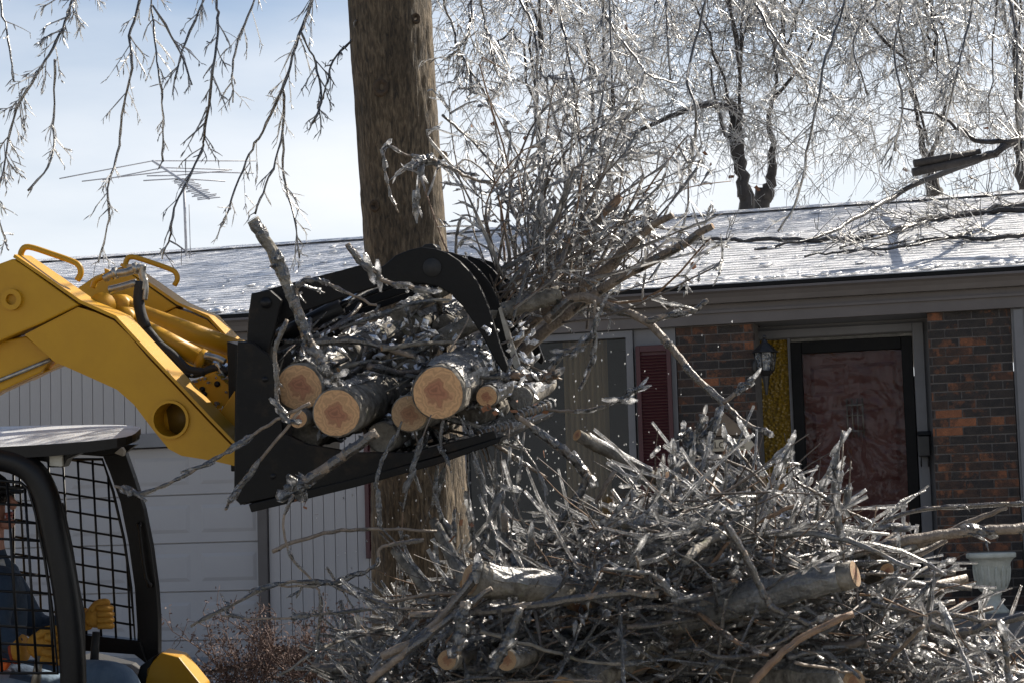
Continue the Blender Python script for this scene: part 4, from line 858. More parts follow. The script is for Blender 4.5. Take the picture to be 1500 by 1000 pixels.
for (x, y) in ((388, 555), (365, 690), (400, 697)): disc(mp(x, y, LB0 - 0.001), pxr(4), 'bolt_head', M_BLACK, bk)
tine = [(560, 391), (580, 374), (600, 366), (618, 362), (639, 365), (656, 371), (672, 382), (686, 396), (698, 412), (708, 431), (716, 452), (724, 478), (733, 507), (744, 536), (741, 546), (735, 543), (720, 518), (704, 488), (690, 467), (676, 447), (660, 431), (641, 420), (618, 415), (590, 415), (560, 418), (520, 430), (480, 444), (440, 458), (408, 474), (392, 498), (374, 500), (366, 480), (364, 455), (368, 440), (378, 428), (440, 411), (500, 396), (536, 386)]
JG0 = -0.20
for i, l in enumerate((JG0, 0.14, 0.62, 1.00)):
    m = MB(); pts = [p + ML * (l - JG0) for p in mpoly(tine, JG0)]; m.prism(pts, ML * 0.035)
    t_ = m.build('grapple_tine', M_BUCKET, bk, 0.004)
    c = mp(633, 392, JG0) + ML * (l - JG0); disc(c - ML * 0.003, pxr(13), 'tine_hole', M_RUBBER, t_)
    c = mp(389, 444, JG0) + ML * (l - JG0); disc(c - ML * 0.008, pxr(5.5), 'pivot_pin', M_STEEL, t_)
    if i in (1, 2):
        m = MB(); e = [p + ML * (l - JG0 - 0.004) for p in mpoly([(716, 448), (733, 503), (744, 536), (741, 546), (736, 541), (726, 508), (712, 452)], JG0)]; m.prism(e, ML * 0.043); m.build('glint_edge', M_STEEL, t_)  # bright steel strip stands in for the sun highlight on the tine
m = MB(); m.tube([mp(633, 392, JG0 + 0.04), mp(633, 392, JG0) + ML * 1.18], pxr(11), 14); m.build('torque_tube', M_BLACK, bk)
m = MB(); m.tube([mp(389, 444, LB0 + 0.05), mp(389, 444, LB1 - 0.05)], pxr(8), 12); m.build('hinge_shaft', M_BLACK, bk)
for l in (LB0 + 0.06, 0.4, 0.9):
    solid([(368, 430), (395, 425), (412, 440), (404, 475), (392, 520), (360, 520), (364, 460)], l, l + 0.03, 'hinge_ear', M_BUCKET, bk)
for l in (-0.10, 0.42):
    m = MB(); m.tube([mp(398, 500, l), mp(500, 448, l)], 0.03, 12); cyl = m.build('grapple_cylinder', M_BLACK, bk); m = MB(); m.tube([mp(500, 448, l), mp(560, 412, l)], 0.015, 10); m.build('rod', M_CHROME, cyl)
solid([(616, 364), (622, 358), (634, 357), (640, 362), (640, 368), (616, 368)], JG0 + 0.05, JG0 + 0.15, 'stop_lug', M_BLACK, bk)
# ------------------------------------------------------------------ branches: wood core with a glaze of ice
def side_vec(t, rng, droop=0.0):
    v = rvec(rng); v = v - t * v.dot(t); v.normalize(); v.z -= droop; return v.normalized()
def grow(start, d, length, rng, segs=5, wander=0.12, droop=0.0):
    pts = [Vector(start)]; d = Vector(d).normalized(); st = length / segs
    for i in range(segs):
        d = (d + rvec(rng) * wander + V(0, 0, -droop)).normalized(); pts.append(pts[-1] + d * st)
    return pts
def taper(r0, r1, n): return [lerp(r0, r1, i / (n - 1)) for i in range(n)]
def finger(mb, p, d, L_, r, rng, n=7):                        # an elongated lump of ice clinging along a twig
    d = d.normalized(); k = 6
    pts = [p + d * (L_ * (i / k - 0.5)) for i in range(k + 1)]
    rad = [r * 0.45] + [r * rng.uniform(0.75, 1.15) for _ in range(k - 1)] + [r * 0.4]
    a_ = len(mb.v); mb.tube(pts, rad, n, 0, True, False)      # faceted, knobbly lump
    for i_ in range(a_, len(mb.v)): mb.v[i_] = tuple(Vector(mb.v[i_]) + rvec(rng) * (r * 0.10))
def twig_set(wood, ice, pts, r0, rng, density, tl, droop, sub=2, thick=1.0, fing=0.25, wn=4, inn=5, rmin=0.0016, start=0.1, ice_t=0.0035, wp=1.0):
    """side shoots along pts; sub = how many more orders of shoots"""
    k = len(pts); total = sum((pts[i + 1] - pts[i]).length for i in range(k - 1)); nsh = max(1, int(density * total))
    for s in range(nsh):
        f = rng.uniform(start, 1.0) * (k - 1); i = min(int(f), k - 2); p = pts[i].lerp(pts[i + 1], f - i); t = (pts[i + 1] - pts[i]).normalized()
        d = (t * rng.uniform(0.4, 1.0) + side_vec(t, rng, droop) * rng.uniform(0.5, 1.0)).normalized()
        L_ = tl * rng.uniform(0.35, 1.1) * (1.15 - 0.6 * f / (k - 1)); rr = min(0.0042, max(rmin, r0 * 0.45 * rng.uniform(0.6, 1.1)))
        q = grow(p, d, L_, rng, 3, 0.09, droop * 0.25)
        if wood is not None and rng.random() < wp: wood.tube(q, taper(rr, rmin * .7, len(q)), wn, 0, False)
        if ice is not None:
            ofs = V(rng.uniform(-.5, .5), rng.uniform(-.5, .2), -0.75) * (ice_t * thick * 0.8)
            ice.tube([p_ + ofs for p_ in q], [(rr * .8 + ice_t * thick) * rng.uniform(0.6, 1.3) for _ in q[:-1]] + [ice_t * 0.2], inn, 0, True, False)
            if rng.random() < fing: finger(ice, q[2], q[3] - q[2], L_ * rng.uniform(0.18, 0.4), ice_t * 2.2 * thick * rng.uniform(.7, 1.2), rng, inn)
        if sub > 0: twig_set(wood, ice, q, rr, rng, density * 1.5, tl * 0.42, droop, sub - 1, thick, fing, wn, inn, rmin, 0.25, ice_t * 0.85, wp)

# ------------------------------------------------------------------ the big yard tree
rng = random.Random(11)
TD = 9.3
prof = [(635, 1420, 96), (628, 1150, 84), (622, 1000, 78), (618, 860, 73), (611, 690, 68), (603, 520, 64), (595, 360, 60), (588, 250, 59), (579, 120, 59), (572, 0, 59), (566, -140, 57), (560, -330, 54), (552, -560, 50)]
tb = P(635, 1420, TD); tb.z = ground_z(tb.x, tb.y)
yard = thing('yard_tree', 'tall brown tree trunk in front of the house, iced branches hanging from its crown', 'tree', tb)
from mathutils import noise as mnoise
SUBD = 26; cp = catmull([P(x, y, TD) for x, y, r in prof], SUBD); rp = []
for i in range(len(prof) - 1): rp += [lerp(prof[i][2], prof[i + 1][2], j / SUBD) * TD / F_PX for j in range(SUBD)]
rp.append(prof[-1][2] * TD / F_PX)
n = 120; vs_ = []; K = len(cp)
for i, (c, r) in enumerate(zip(cp, rp)):
    for j in range(n):
        a = 2 * math.pi * j / n; ca_, sa_ = math.cos(a), math.sin(a)
        k = 1 + 0.022 * math.sin(3 * a + c.z * 1.1) + 0.014 * math.sin(7 * a - c.z * 2.3) + 0.035 * mnoise.noise(V(ca_ * 2.2, sa_ * 2.2, c.z * 1.6))
        fu = 1 - abs(mnoise.noise(V(ca_ * 11, sa_ * 11, c.z * 5.0))) * 2 + 0.5 * mnoise.noise(V(ca_ * 25, sa_ * 25, c.z * 13))     # ridged plates of bark
        vs_.append(c + V(ca_, sa_, 0) * (r * k + 0.0045 * fu))
m = MB(); m.add(vs_, [(i * n + j, (i + 1) * n + j, (i + 1) * n + (j + 1) % n, i * n + (j + 1) % n) for i in range(K - 1) for j in range(n)], 0, True)
# bark with long vertical furrows
tm, nt, b = nmat('furrowed_bark'); ln = nt.links.new
co = nt.nodes.new('ShaderNodeTexCoord'); mpn = nt.nodes.new('ShaderNodeMapping'); mpn.inputs['Scale'].default_value = (70, 70, 15.0); ln(co.outputs['Object'], mpn.inputs['Vector'])
n1 = nt.nodes.new('ShaderNodeTexNoise'); n1.inputs['Scale'].default_value = 1.0; n1.inputs['Detail'].default_value = 7.0; n1.inputs['Roughness'].default_value = 0.62; n1.inputs['Distortion'].default_value = 0.6; ln(mpn.outputs['Vector'], n1.inputs['Vector'])
n2 = nt.nodes.new('ShaderNodeTexNoise'); n2.inputs['Scale'].default_value = 4.0; n2.inputs['Detail'].default_value = 4.0; ln(co.outputs['Object'], n2.inputs['Vector'])
r1 = nt.nodes.new('ShaderNodeValToRGB'); e = r1.color_ramp.elements; e[0].position = 0.33; e[0].color = (0.026, 0.021, 0.016, 1); e[1].position = 0.66; e[1].color = (0.22, 0.17, 0.112, 1); x = e.new(0.49); x.color = (0.105, 0.078, 0.049, 1); ln(n1.outputs['Fac'], r1.inputs['Fac'])
r2_ = nt.nodes.new('ShaderNodeMapRange'); r2_.inputs['From Min'].default_value = 0.3; r2_.inputs['From Max'].default_value = 0.7; r2_.inputs['To Min'].default_value = 0.55; r2_.inputs['To Max'].default_value = 1.2; ln(n2.outputs['Fac'], r2_.inputs['Value'])
mx = nt.nodes.new('ShaderNodeMixRGB'); mx.blend_type = 'MULTIPLY'; mx.inputs['Fac'].default_value = 1.0; ln(r1.outputs['Color'], mx.inputs['Color1']); ln(r2_.outputs['Result'], mx.inputs['Color2']); ln(mx.outputs['Color'], b.inputs['Base Color'])
b.inputs['Roughness'].default_value = 0.85
bp = nt.nodes.new('ShaderNodeBump'); bp.inputs['Strength'].default_value = 1.0; bp.inputs['Distance'].default_value = 0.025; ln(n1.outputs['Fac'], bp.inputs['Height']); ln(bp.outputs['Normal'], b.inputs['Normal'])
trunk = m.build('trunk', tm, yard)
def knot(px, py, r, nm='knot'):
    p = P(px, py, TD); rad = 59 * TD / F_PX; off = (px - 581) / F_PX * TD; p = p + V(0, -math.sqrt(max(0.0, rad ** 2 - off ** 2)) + 0.008, 0) * 1.0
    q = MB(); pts = []
    for i in range(5):
        rr_ = r * (1.3, 1.15, 0.95, 0.6, 0.2)[i]; z = (0.0, 0.016, 0.02, 0.012, 0.004)[i]
        for j in range(14): a = 2 * math.pi * j / 14; pts.append(p + V(math.cos(a) * rr_, -z, math.sin(a) * rr_ * 1.15))
    q.add(pts, [(i * 14 + j, i * 14 + (j + 1) % 14, (i + 1) * 14 + (j + 1) % 14, (i + 1) * 14 + j) for i in range(4) for j in range(14)], 0, True); q.build(nm, M_KNOT, trunk)
knot(562, 141, 0.030); knot(612, 40, 0.018); knot(552, 310, 0.02)
q = MB(); q.tube([P(640, 228, TD), P(652, 227, TD - .05)], [0.03, 0.016], 8); q.build('stub', M_KNOT, trunk)
# limbs above the picture that carry the hanging branches
HD = 9.0
limb_ends = [(-60, -190, 8.6), (110, -260, 9.2), (300, -290, 9.0), (450, -250, 9.0), (780, -260, 8.6), (1000, -300, 8.8), (1240, -260, 9.0), (1480, -230, 8.9)]
limb_pts = []
for (x, y, d) in limb_ends:
    q = MB(); side = -1 if x < 560 else 1
    pts = catmull([P(560, -330, TD), P(560 + (x - 560) * 0.45, y - 190, lerp(TD, d, .5)), P(x, y, d), P(x + side * 60, y + 60, d)], 6); q.tube(pts, taper(0.075, 0.02, len(pts)), 8); q.build('limb', M_BARK, yard); limb_pts += pts
def link_up(p):                                            # nearest point of a limb
    return min(limb_pts, key=lambda q: (q - p).length)
hang = [  # traced stems (pixel path, radius in pixels, twig length in metres, density)
    ([(108, -60), (106, 0), (86, 52), (60, 100), (24, 160), (6, 240), (-4, 300)], 2.6, 0.20, 26),
    ([(206, -60), (204, 0), (190, 52), (192, 100), (178, 170), (172, 224), (158, 276), (160, 320), (144, 384)], 2.4, 0.22, 11),
    ([(220, -50), (222, 0), (228, 76), (236, 132), (239, 180), (238, 236)], 1.5, 0.16, 10),
    ([(314, -60), (316, 0), (319, 36), (310, 120), (298, 200), (292, 228), (256, 304), (248, 348), (236, 378)], 2.8, 0.22, 12),
    ([(460, -60), (456, 0), (438, 52), (414, 128), (384, 192), (360, 236), (336, 304), (322, 330)], 3.4, 0.24, 12),
    ([(414, 128), (414, 192), (394, 260), (374, 312)], 2.0, 0.2, 11),
    ([(414, 192), (416, 260), (432, 328), (438, 378)], 1.7, 0.2, 11),
    ([(302, -40), (298, 0), (266, 76), (256, 116)], 1.6, 0.2, 12),
    ([(224, 8), (264, 76), (280, 124)], 1.4, 0.18, 12),
    ([(376, -40), (372, 0), (348, 60), (340, 104), (342, 150)], 1.6, 0.2, 12),
    ([(520, 30), (516, 56), (488, 88), (476, 132), (464, 160)], 1.5, 0.18, 14),
    ([(-4, -40), (0, 0), (12, 60), (20, 120)], 1.8, 0.15, 10),
    ([(80, 88), (78, 188), (74, 236), (40, 280)], 1.6, 0.16, 11),
    ([(440, 48), (462, 92), (470, 150), (458, 178)], 1.3, 0.2, 14),
    ([(-2, 320), (6, 350), (12, 366)], 1.2, 0.12, 14),
    ([(1036, -50), (1034, 0), (1007, 109), (1020, 168), (1011, 252), (1001, 328), (950, 411)], 2.6, 0.20, 11),
    ([(1244, -50), (1238, 0), (1211, 84), (1190, 181), (1169, 286), (1139, 340)], 2.4, 0.22, 13),
    ([(756, -40), (762, 0), (780, 37), (787, 87), (785, 160), (790, 185)], 2.6, 0.2, 15),
    ([(814, -40), (816, 0), (830, 67), (840, 120), (847, 162), (850, 225)], 2.2, 0.22, 15),
    ([(880, -20), (887, 25), (930, 85), (950, 110), (990, 122)], 2.2, 0.24, 15),
    ([(974, -40), (975, 0), (977, 50), (982, 117)], 2.2, 0.24, 15),
    ([(892, -40), (893, 0), (894, 80), (888, 112)], 1.5, 0.2, 14),
    ([(688, -40), (690, 0), (686, 50), (672, 70), (655, 88)], 1.8, 0.22, 16),
    ([(712, -40), (710, 30), (718, 66), (726, 100), (738, 120)], 1.7, 0.22, 18),
    ([(660, -30), (664, 40), (680, 90), (706, 130), (722, 170), (738, 240)], 1.5, 0.24, 16),
    ([(648, 170), (690, 205), (740, 260), (775, 300)], 1.6, 0.2, 14),
    ([(1100, -40), (1105, 0), (1120, 30), (1150, 80), (1180, 120)], 2.0, 0.26, 15),
    ([(1330, -40), (1322, 0), (1310, 80), (1322, 150), (1310, 220)], 1.8, 0.26, 15),
    ([(1420, -40), (1425, 0), (1410, 70), (1396, 130), (1380, 200)], 1.8, 0.26, 16),
    ([(1470, -40), (1478, 0), (1490, 60), (1488, 150), (1494, 230)], 2.4, 0.26, 18),
    ([(1290, -40), (1285, 0), (1250, 60), (1270, 140)], 1.5, 0.26, 15)]
for path, rpx, tl, dens in hang:
    d = HD + rng.uniform(-0.5, 0.5); wd, ic = MB(), MB()
    pts = [P(x, y, d + 0.08 * math.sin(i * 1.7)) for i, (x, y) in enumerate(path)]
    if path[0][1] < 0: pts = [link_up(pts[0])] + pts
    st = catmull(pts, 5); st = [p + rvec(rng) * 0.0025 for p in st]
    r0 = 0.75 * rpx * d / F_PX
    wd.tube(st, taper(r0, 0.0022, len(st)), 6, 0, True)
    ic.tube([p + V(0.001, 0, -0.002) for p in st], [r * .9 + rng.uniform(0.001, 0.004) for r in taper(r0, 0.0024, len(st))], 6)
    twig_set(wd, ic, st[4 if path[0][1] < 0 else 1:], 0.005, rng, dens * 1.35, tl, 0.35, 1, 0.8, 0.22, 3, 4, 0.0010, 0.05, 0.0022, 0.3)
    o = wd.build('hanging_branch', M_DARKTWIG, yard); tag(ic.build('ice_glaze', M_ICEFAR, o), kind='stuff')

# ------------------------------------------------------------------ iced trees behind the house
def far_tree(name, label, trunk_paths, depth, crown_px, nst, seed, spread=1.5, tl=0.55, arches=()):
    rg = random.Random(seed); base = P(trunk_paths[0][0][0], trunk_paths[0][0][1], depth); base.z = 0.62
    t = thing(name, label, 'tree', base, 'ice-coated trees behind the house')
    wd = MB()
    for k, path in enumerate(trunk_paths):
        pts = [P(x, y, depth) for x, y, r in path]; rad = [r * depth / F_PX for x, y, r in path]
        if k == 0: pts = [base] + pts; rad = [rad[0] * 1.15] + rad
        st = catmull(pts, 5); rs = []
        for i in range(len(rad) - 1): rs += [lerp(rad[i], rad[i + 1], j / 5) for j in range(5)]
        rs.append(rad[-1]); st = [p + rvec(rg) * 0.012 for p in st]; wd.tube(st, rs, 8)
    wd.build('trunk', M_KNOTB, t)
    (x0, y0, x1, y1) = crown_px; lw, sd, ic = MB(), MB(), MB(); limbs = []
    tx, ty, _ = trunk_paths[0][min(2, len(trunk_paths[0]) - 1)]
    for i in range(7):                                       # limbs arch out of the trunk into the crown
        ex = lerp(x0, x1, (i + rg.random()) / 7); ey = rg.uniform(y0 - 120, lerp(y0, y1, 0.45)); dd = depth + rg.uniform(-spread, spread)
        p0 = P(tx + rg.uniform(-4, 4), rg.uniform(y0 - 60, ty), depth); p2 = P(ex, ey, dd); mid = p0.lerp(p2, 0.5) + V(0, 0, rg.uniform(0.3, 1.0))
        st = catmull([p0, mid, p2, p2 + (p2 - mid) * 0.4 + V(0, 0, -0.4)], 6); st = [p + rvec(rg) * 0.02 for p in st]; limbs.append(st); lw.tube(st, taper(0.018, 0.005, len(st)), 5)
    for path in arches:
        st = catmull([P(x, y, depth - 0.3) for x, y, r in path], 5); lw.tube(st, [lerp(path[0][2], path[-1][2], i / (len(st) - 1)) * depth / F_PX for i in range(len(st))], 6); limbs.append(st)
    lw.build('limbs', M_KNOTB, t)
    for i in range(int(nst * .85)):                                      # weeping strands of glazed twigs
        if rg.random() < 0.5:
            st = rg.choice(limbs); p = Vector(rg.choice(st))
        else: p = P(rg.uniform(x0, x1), rg.uniform(y0 - 40, lerp(y0, y1, 0.85)), depth + rg.uniform(-spread, spread))
        d = V(rg.gauss(0, 1.0), rg.gauss(0, .6), rg.uniform(-0.9, 0.9)); L_ = rg.uniform(0.3, 1.4)
        q = grow(p, d, L_, rg, 6, 0.10, 0.10); r0 = rg.uniform(0.003, 0.0075)
        dark = rg.random() < 0.11
        (sd if dark else ic).tube(q, taper(r0, 0.003, len(q)), 3, 0, False)
        if dark: ic.tube([p_ + V(0.003, 0, 0.004) for p_ in q], taper(r0 * .8, 0.003, len(q)), 3, 0, False)
        for s in range(int(L_ * 20)):
            f = rg.uniform(0.05, 1) * 6; k = min(int(f), 5); p_ = q[k].lerp(q[k + 1], f - k); tt = (q[k + 1] - q[k]).normalized()
            dv = (tt * 0.6 + side_vec(tt, rg, 0.35)).normalized(); w = grow(p_, dv, rg.uniform(0.06, 0.30), rg, 2, 0.22, 0.08)
            (sd if rg.random() < 0.07 else ic).tube(w, [rg.uniform(0.0024, 0.005), 0.0032, 0.002], 3, 0, False)
    cr = ic.build('crown', M_ICEFAR, t); tag(sd.build('twigs', M_DARKTWIG, cr), kind='stuff')
    lf = MB()
    for i in range(10):
        p = P(rg.uniform(x0, x1), rg.uniform(max(0, y0), y1), depth + rg.uniform(-1, 1)); a, b_ = rvec(rg).normalized() * 0.04, rvec(rg).normalized() * 0.03
        lf.add([p - a, p - b_, p + a, p + b_ + V(0, 0, .01)], [(0, 1, 2), (0, 2, 3)])
    lf.build('dead_leaves', M_LEAF, cr)
    return t
M_KNOTB = pmat('dark_bark', (0.030, 0.026, 0.024), (0.060, 0.052, 0.047), 12.0, 0.75, 0.7, 40)  # dark bark; on the roof stubs its tone stands for their backlit darkness
far_tree('iced_tree', 'iced tree whose dark trunk ends in an arch bent over to the left', [[(1094, 330, 11), (1090, 290, 10), (1086, 250, 9), (1080, 200, 9), (1078, 165, 8.5), (1070, 155, 6)], [(1080, 250, 4), (1068, 205, 3), (1050, 160, 2.2), (1040, 90, 1.6)]], 21.5, (900, -60, 1140, 285), 300, 21, 1.2, 0.5, ([(1072, 156, 5), (1030, 155, 4.2), (985, 170, 4.0), (940, 190, 3), (900, 208, 2)],))
far_tree('iced_tree', 'iced tree with a crooked dark trunk just right of the arched one', [[(1116, 330, 12), (1122, 290, 10), (1128, 262, 8), (1133, 215, 5), (1126, 180, 4), (1132, 140, 3), (1145, 80, 2), (1150, 0, 1.5)], [(1130, 150, 3), (1170, 100, 2), (1200, 40, 1.5)]], 22.5, (1050, -60, 1290, 285), 330, 22, 1.4, 0.55, ([(1235, 28, 3), (1270, 30, 3), (1295, 60, 2.6), (1330, 90, 2)],))
far_tree('iced_tree', 'iced tree with a forked dark trunk above the middle of the roof', [[(1374, 330, 12), (1368, 285, 11), (1362, 250, 9), (1354, 215, 5), (1345, 180, 3), (1332, 130, 2)], [(1364, 235, 4), (1378, 190, 3), (1390, 140, 1.6)]], 23.0, (1230, -60, 1430, 285), 300, 23, 1.4)
far_tree('iced_tree', 'iced tree on the far right edge with hanging white twigs', [[(1510, 330, 12), (1500, 280, 10), (1494, 230, 7), (1490, 150, 4), (1486, 60, 3), (1480, -40, 2)]], 22.0, (1390, -60, 1580, 285), 240, 24, 1.2)
far_tree('iced_tree', 'silvery iced tree directly right of the big brown trunk', [[(805, 400, 7), (800, 330, 5), (792, 250, 4), (788, 180, 3), (780, 90, 2), (770, -20, 1.5)]], 21.0, (640, -60, 830, 300), 170, 25, 1.4, 0.55)
far_tree('iced_tree', 'dense iced tree behind the raised brush, left of the arched trunk', [[(905, 400, 8), (900, 320, 6), (890, 250, 4.5), (870, 180, 3), (862, 100, 2), (850, 0, 1.5)]], 24.0, (760, -60, 980, 300), 360, 26, 1.5, 0.5)

# ------------------------------------------------------------------ limbs fallen on the roof
def roof_hit(px, py, lift=0.03):
    n_ = ((roof_pt(1, 0) - roof_pt(0, 0)).cross(roof_pt(0, 1) - roof_pt(0, 0))).normalized(); return on_plane(px, py, roof_pt(0, 0, lift), n_)
rng = random.Random(77)
def broken(name, label, pts, r0, r1, dens, tl, cut=False):
    wd, ic = MB(), MB(); st = [p + rvec(rng) * 0.008 for p in catmull(pts, 6)]
    wd.tube(st, taper(r0, r1, len(st)), 8); ic.tube([p + V(0, 0, 0.003) for p in st], [r * .97 + rng.uniform(-0.003, 0.002) for r in taper(r0, r1, len(st))], 6)
    twig_set(wd, ic, st, 0.012, rng, dens * 1.5, tl, 0.05, 1, 0.6, 0.05, 4, 4, 0.003, 0.1, 0.0024)
    o = thing(name, label, 'branch', pts[-1], 'limbs fallen on the roof'); b_ = wd.build('wood', M_KNOTB, o); tag(ic.build('ice_glaze', M_ICEFINE, o), kind='stuff'); return o, st
R = roof_hit
o1, st1 = broken('fallen_limb', 'long fallen limb slanting down from the right edge onto the icy roof', [R(1640, 300, 0.35), P(1500, 214, 16.2), P(1446, 229, 16.0), R(1337, 273, 0.25), R(1250, 322, 0.10), R(1194, 349, 0.04), R(1106, 366, 0.02)], 0.042, 0.008, 2.2, 0.35)
for a, b_, r in (((1339, 240), (1436, 222), 0.032), ((1337, 253), (1462, 226), 0.036)):
    q = MB(); p0, p1 = P(*a, 15.95), P(*b_, 16.0); q.tube([p0, p0.lerp(p1, .5), p1], [r, r * .95, r * .7], 9); s_ = q.build('stub', M_KNOTB, o1)
broken('fallen_limb', 'curved bare limb dipping to the roof at the upper right', [R(1560, 200, 0.6), P(1500, 206, 16.1), P(1430, 205, 16.1), P(1400, 185, 16.1), P(1372, 168, 16.1), P(1318, 157, 16.2)], 0.028, 0.006, 2.0, 0.3)
broken('fallen_limb', 'long dark limb lying almost level across the roof', [R(1010, 352), R(1090, 351), R(1200, 352), R(1280, 345), R(1345, 325), R(1430, 312), R(1540, 305)], 0.016, 0.026, 3.5, 0.5)
broken('fallen_limb', 'bushy fallen limb lying on the roof near its right end', [R(1555, 335), R(1460, 350), R(1400, 348), R(1340, 352), R(1240, 372)], 0.022, 0.006, 7.0, 0.7)
broken('fallen_limb', 'tangled fallen limb high on the roof at the right', [R(1560, 292), R(1490, 300), R(1430, 310), R(1370, 322), R(1310, 342), R(1230, 362)], 0.03, 0.006, 8.0, 0.7)
broken('fallen_limb', 'thin fallen limb low on the roof left of the bushy one', [R(1180, 377), R(1240, 368), R(1330, 362), R(1420, 340)], 0.007, 0.012, 6.0, 0.45)
broken('fallen_limb', 'short dark branch lying on the roof beside the raised load', [R(900, 345), R(960, 348), R(1040, 356)], 0.012, 0.008, 5.0, 0.3)
lf = MB(); p = R(1011, 394, .03); lf.add([p, p + V(.05, 0, .01), p + V(.05, 0, .06), p + V(.0, 0, .05)], [(0, 1, 2, 3)])
q = MB(); u_, v_ = V(0.055, 0.0, 0.005), V(0.0, 0.02, 0.055)
ring_ = [p + u_ * x + v_ * y + V(0, z, 0) for x, y, z in ((0, 0, 0), (.5, -.15, .006), (1, .1, .012), (.9, .7, .004), (.5, 1.1, 0), (.1, .8, .008))]
q.add(ring_ + [p + u_ * .5 + v_ * .45 + V(0, -0.012, 0)], [(i, (i + 1) % 6, 6) for i in range(6)]); tag(q.build('dead_leaf', M_LEAF), 'single dry brown leaf lying on the icy roof', 'leaf')

# ------------------------------------------------------------------ dry shrub by the garage
rng = random.Random(31)
sb = P(430, 1080, 12.3); sb.z = ground_z(sb.x, sb.y)
for (cx, lab, ns) in ((365, 'low dry brown shrub in front of the garage door', 26), (460, 'taller dry brown shrub in front of the siding wall', 34)):
    sb = P(cx, 1085, 12.3 + (cx - 400) * 0.004); sb.z = ground_z(sb.x, sb.y); t = thing('dry_shrub', lab, 'shrub', sb, 'dry shrubs along the house wall')
    st_, hd = MB(), MB()
    for i in range(ns):
        top = P(cx + rng.gauss(0, 52), rng.uniform(890, 1000) + abs(rng.gauss(0, 10)), 12.3 + rng.uniform(-.3, .3)); q = catmull([sb + rvec(rng) * 0.05, sb.lerp(top, .5) + rvec(rng) * 0.05, top], 4); st_.tube(q, taper(0.006, 0.0022, len(q)), 4)
        for s in range(16):
            p = q[rng.randint(3, len(q) - 1)]; w = grow(p, rvec(rng) + V(0, 0, 1.1), rng.uniform(0.06, 0.2), rng, 3, 0.3); st_.tube(w, taper(0.003, 0.0014, 4), 3)
            for u in range(5):
                c = w[rng.randint(1, 3)] + rvec(rng) * 0.016; a, b_ = rvec(rng).normalized() * rng.uniform(.006, .016), rvec(rng).normalized() * rng.uniform(.005, .011); hd.add([c - a, c - b_, c + a, c + b_], [(0, 1, 2), (0, 2, 3)])
    st_.build('stems', M_SHRUB, t); hd.build('dry_leaves', M_SHRUB, t)
# ------------------------------------------------------------------ logs and branches
def cut_disc(c, nrm, r, mat, parent, name='cut_face', squash=1.0, rg=None):
    nrm = nrm.normalized(); u = nrm.cross(UP)
    if u.length < 1e-3: u = V(1, 0, 0)
    u.normalize(); w = u.cross(nrm); n = 26; org = root_loc(parent)
    ph_ = rg.uniform(0, 6) if rg else 0; ks = [0.985 + .022 * math.sin(2 * 2 * math.pi * i / n + ph_) + .014 * math.sin(3 * 2 * math.pi * i / n + 2 * ph_) + (rg.uniform(-.012, .012) if rg else 0) for i in range(n)]
    rim = [c + (u * math.cos(2 * math.pi * i / n) + w * (math.sin(2 * math.pi * i / n) * squash)) * (r * ks[i]) for i in range(n)]
    me = bpy.data.meshes.new(name); me.from_pydata([tuple(c + nrm * 0.001 - org)] + [tuple(p - org) for p in rim], [], [(0, i + 1, (i + 1) % n + 1) for i in range(n)])
    uvl = me.uv_layers.new(name='UVMap'); off = (rg.uniform(-.12, .12), rg.uniform(-.12, .12)) if rg else (0, 0)
    for poly in me.polygons:
        for li, vi in zip(poly.loop_indices, poly.vertices):
            if vi == 0: uvl.data[li].uv = off
            else: a = 2 * math.pi * (vi - 1) / n; uvl.data[li].uv = (math.cos(a) * 1.0, math.sin(a) * 1.0)
    me.materials.append(mat); o = bpy.data.objects.new(name, me); COL.objects.link(o); o.parent = parent; return o
rng = random.Random(52)
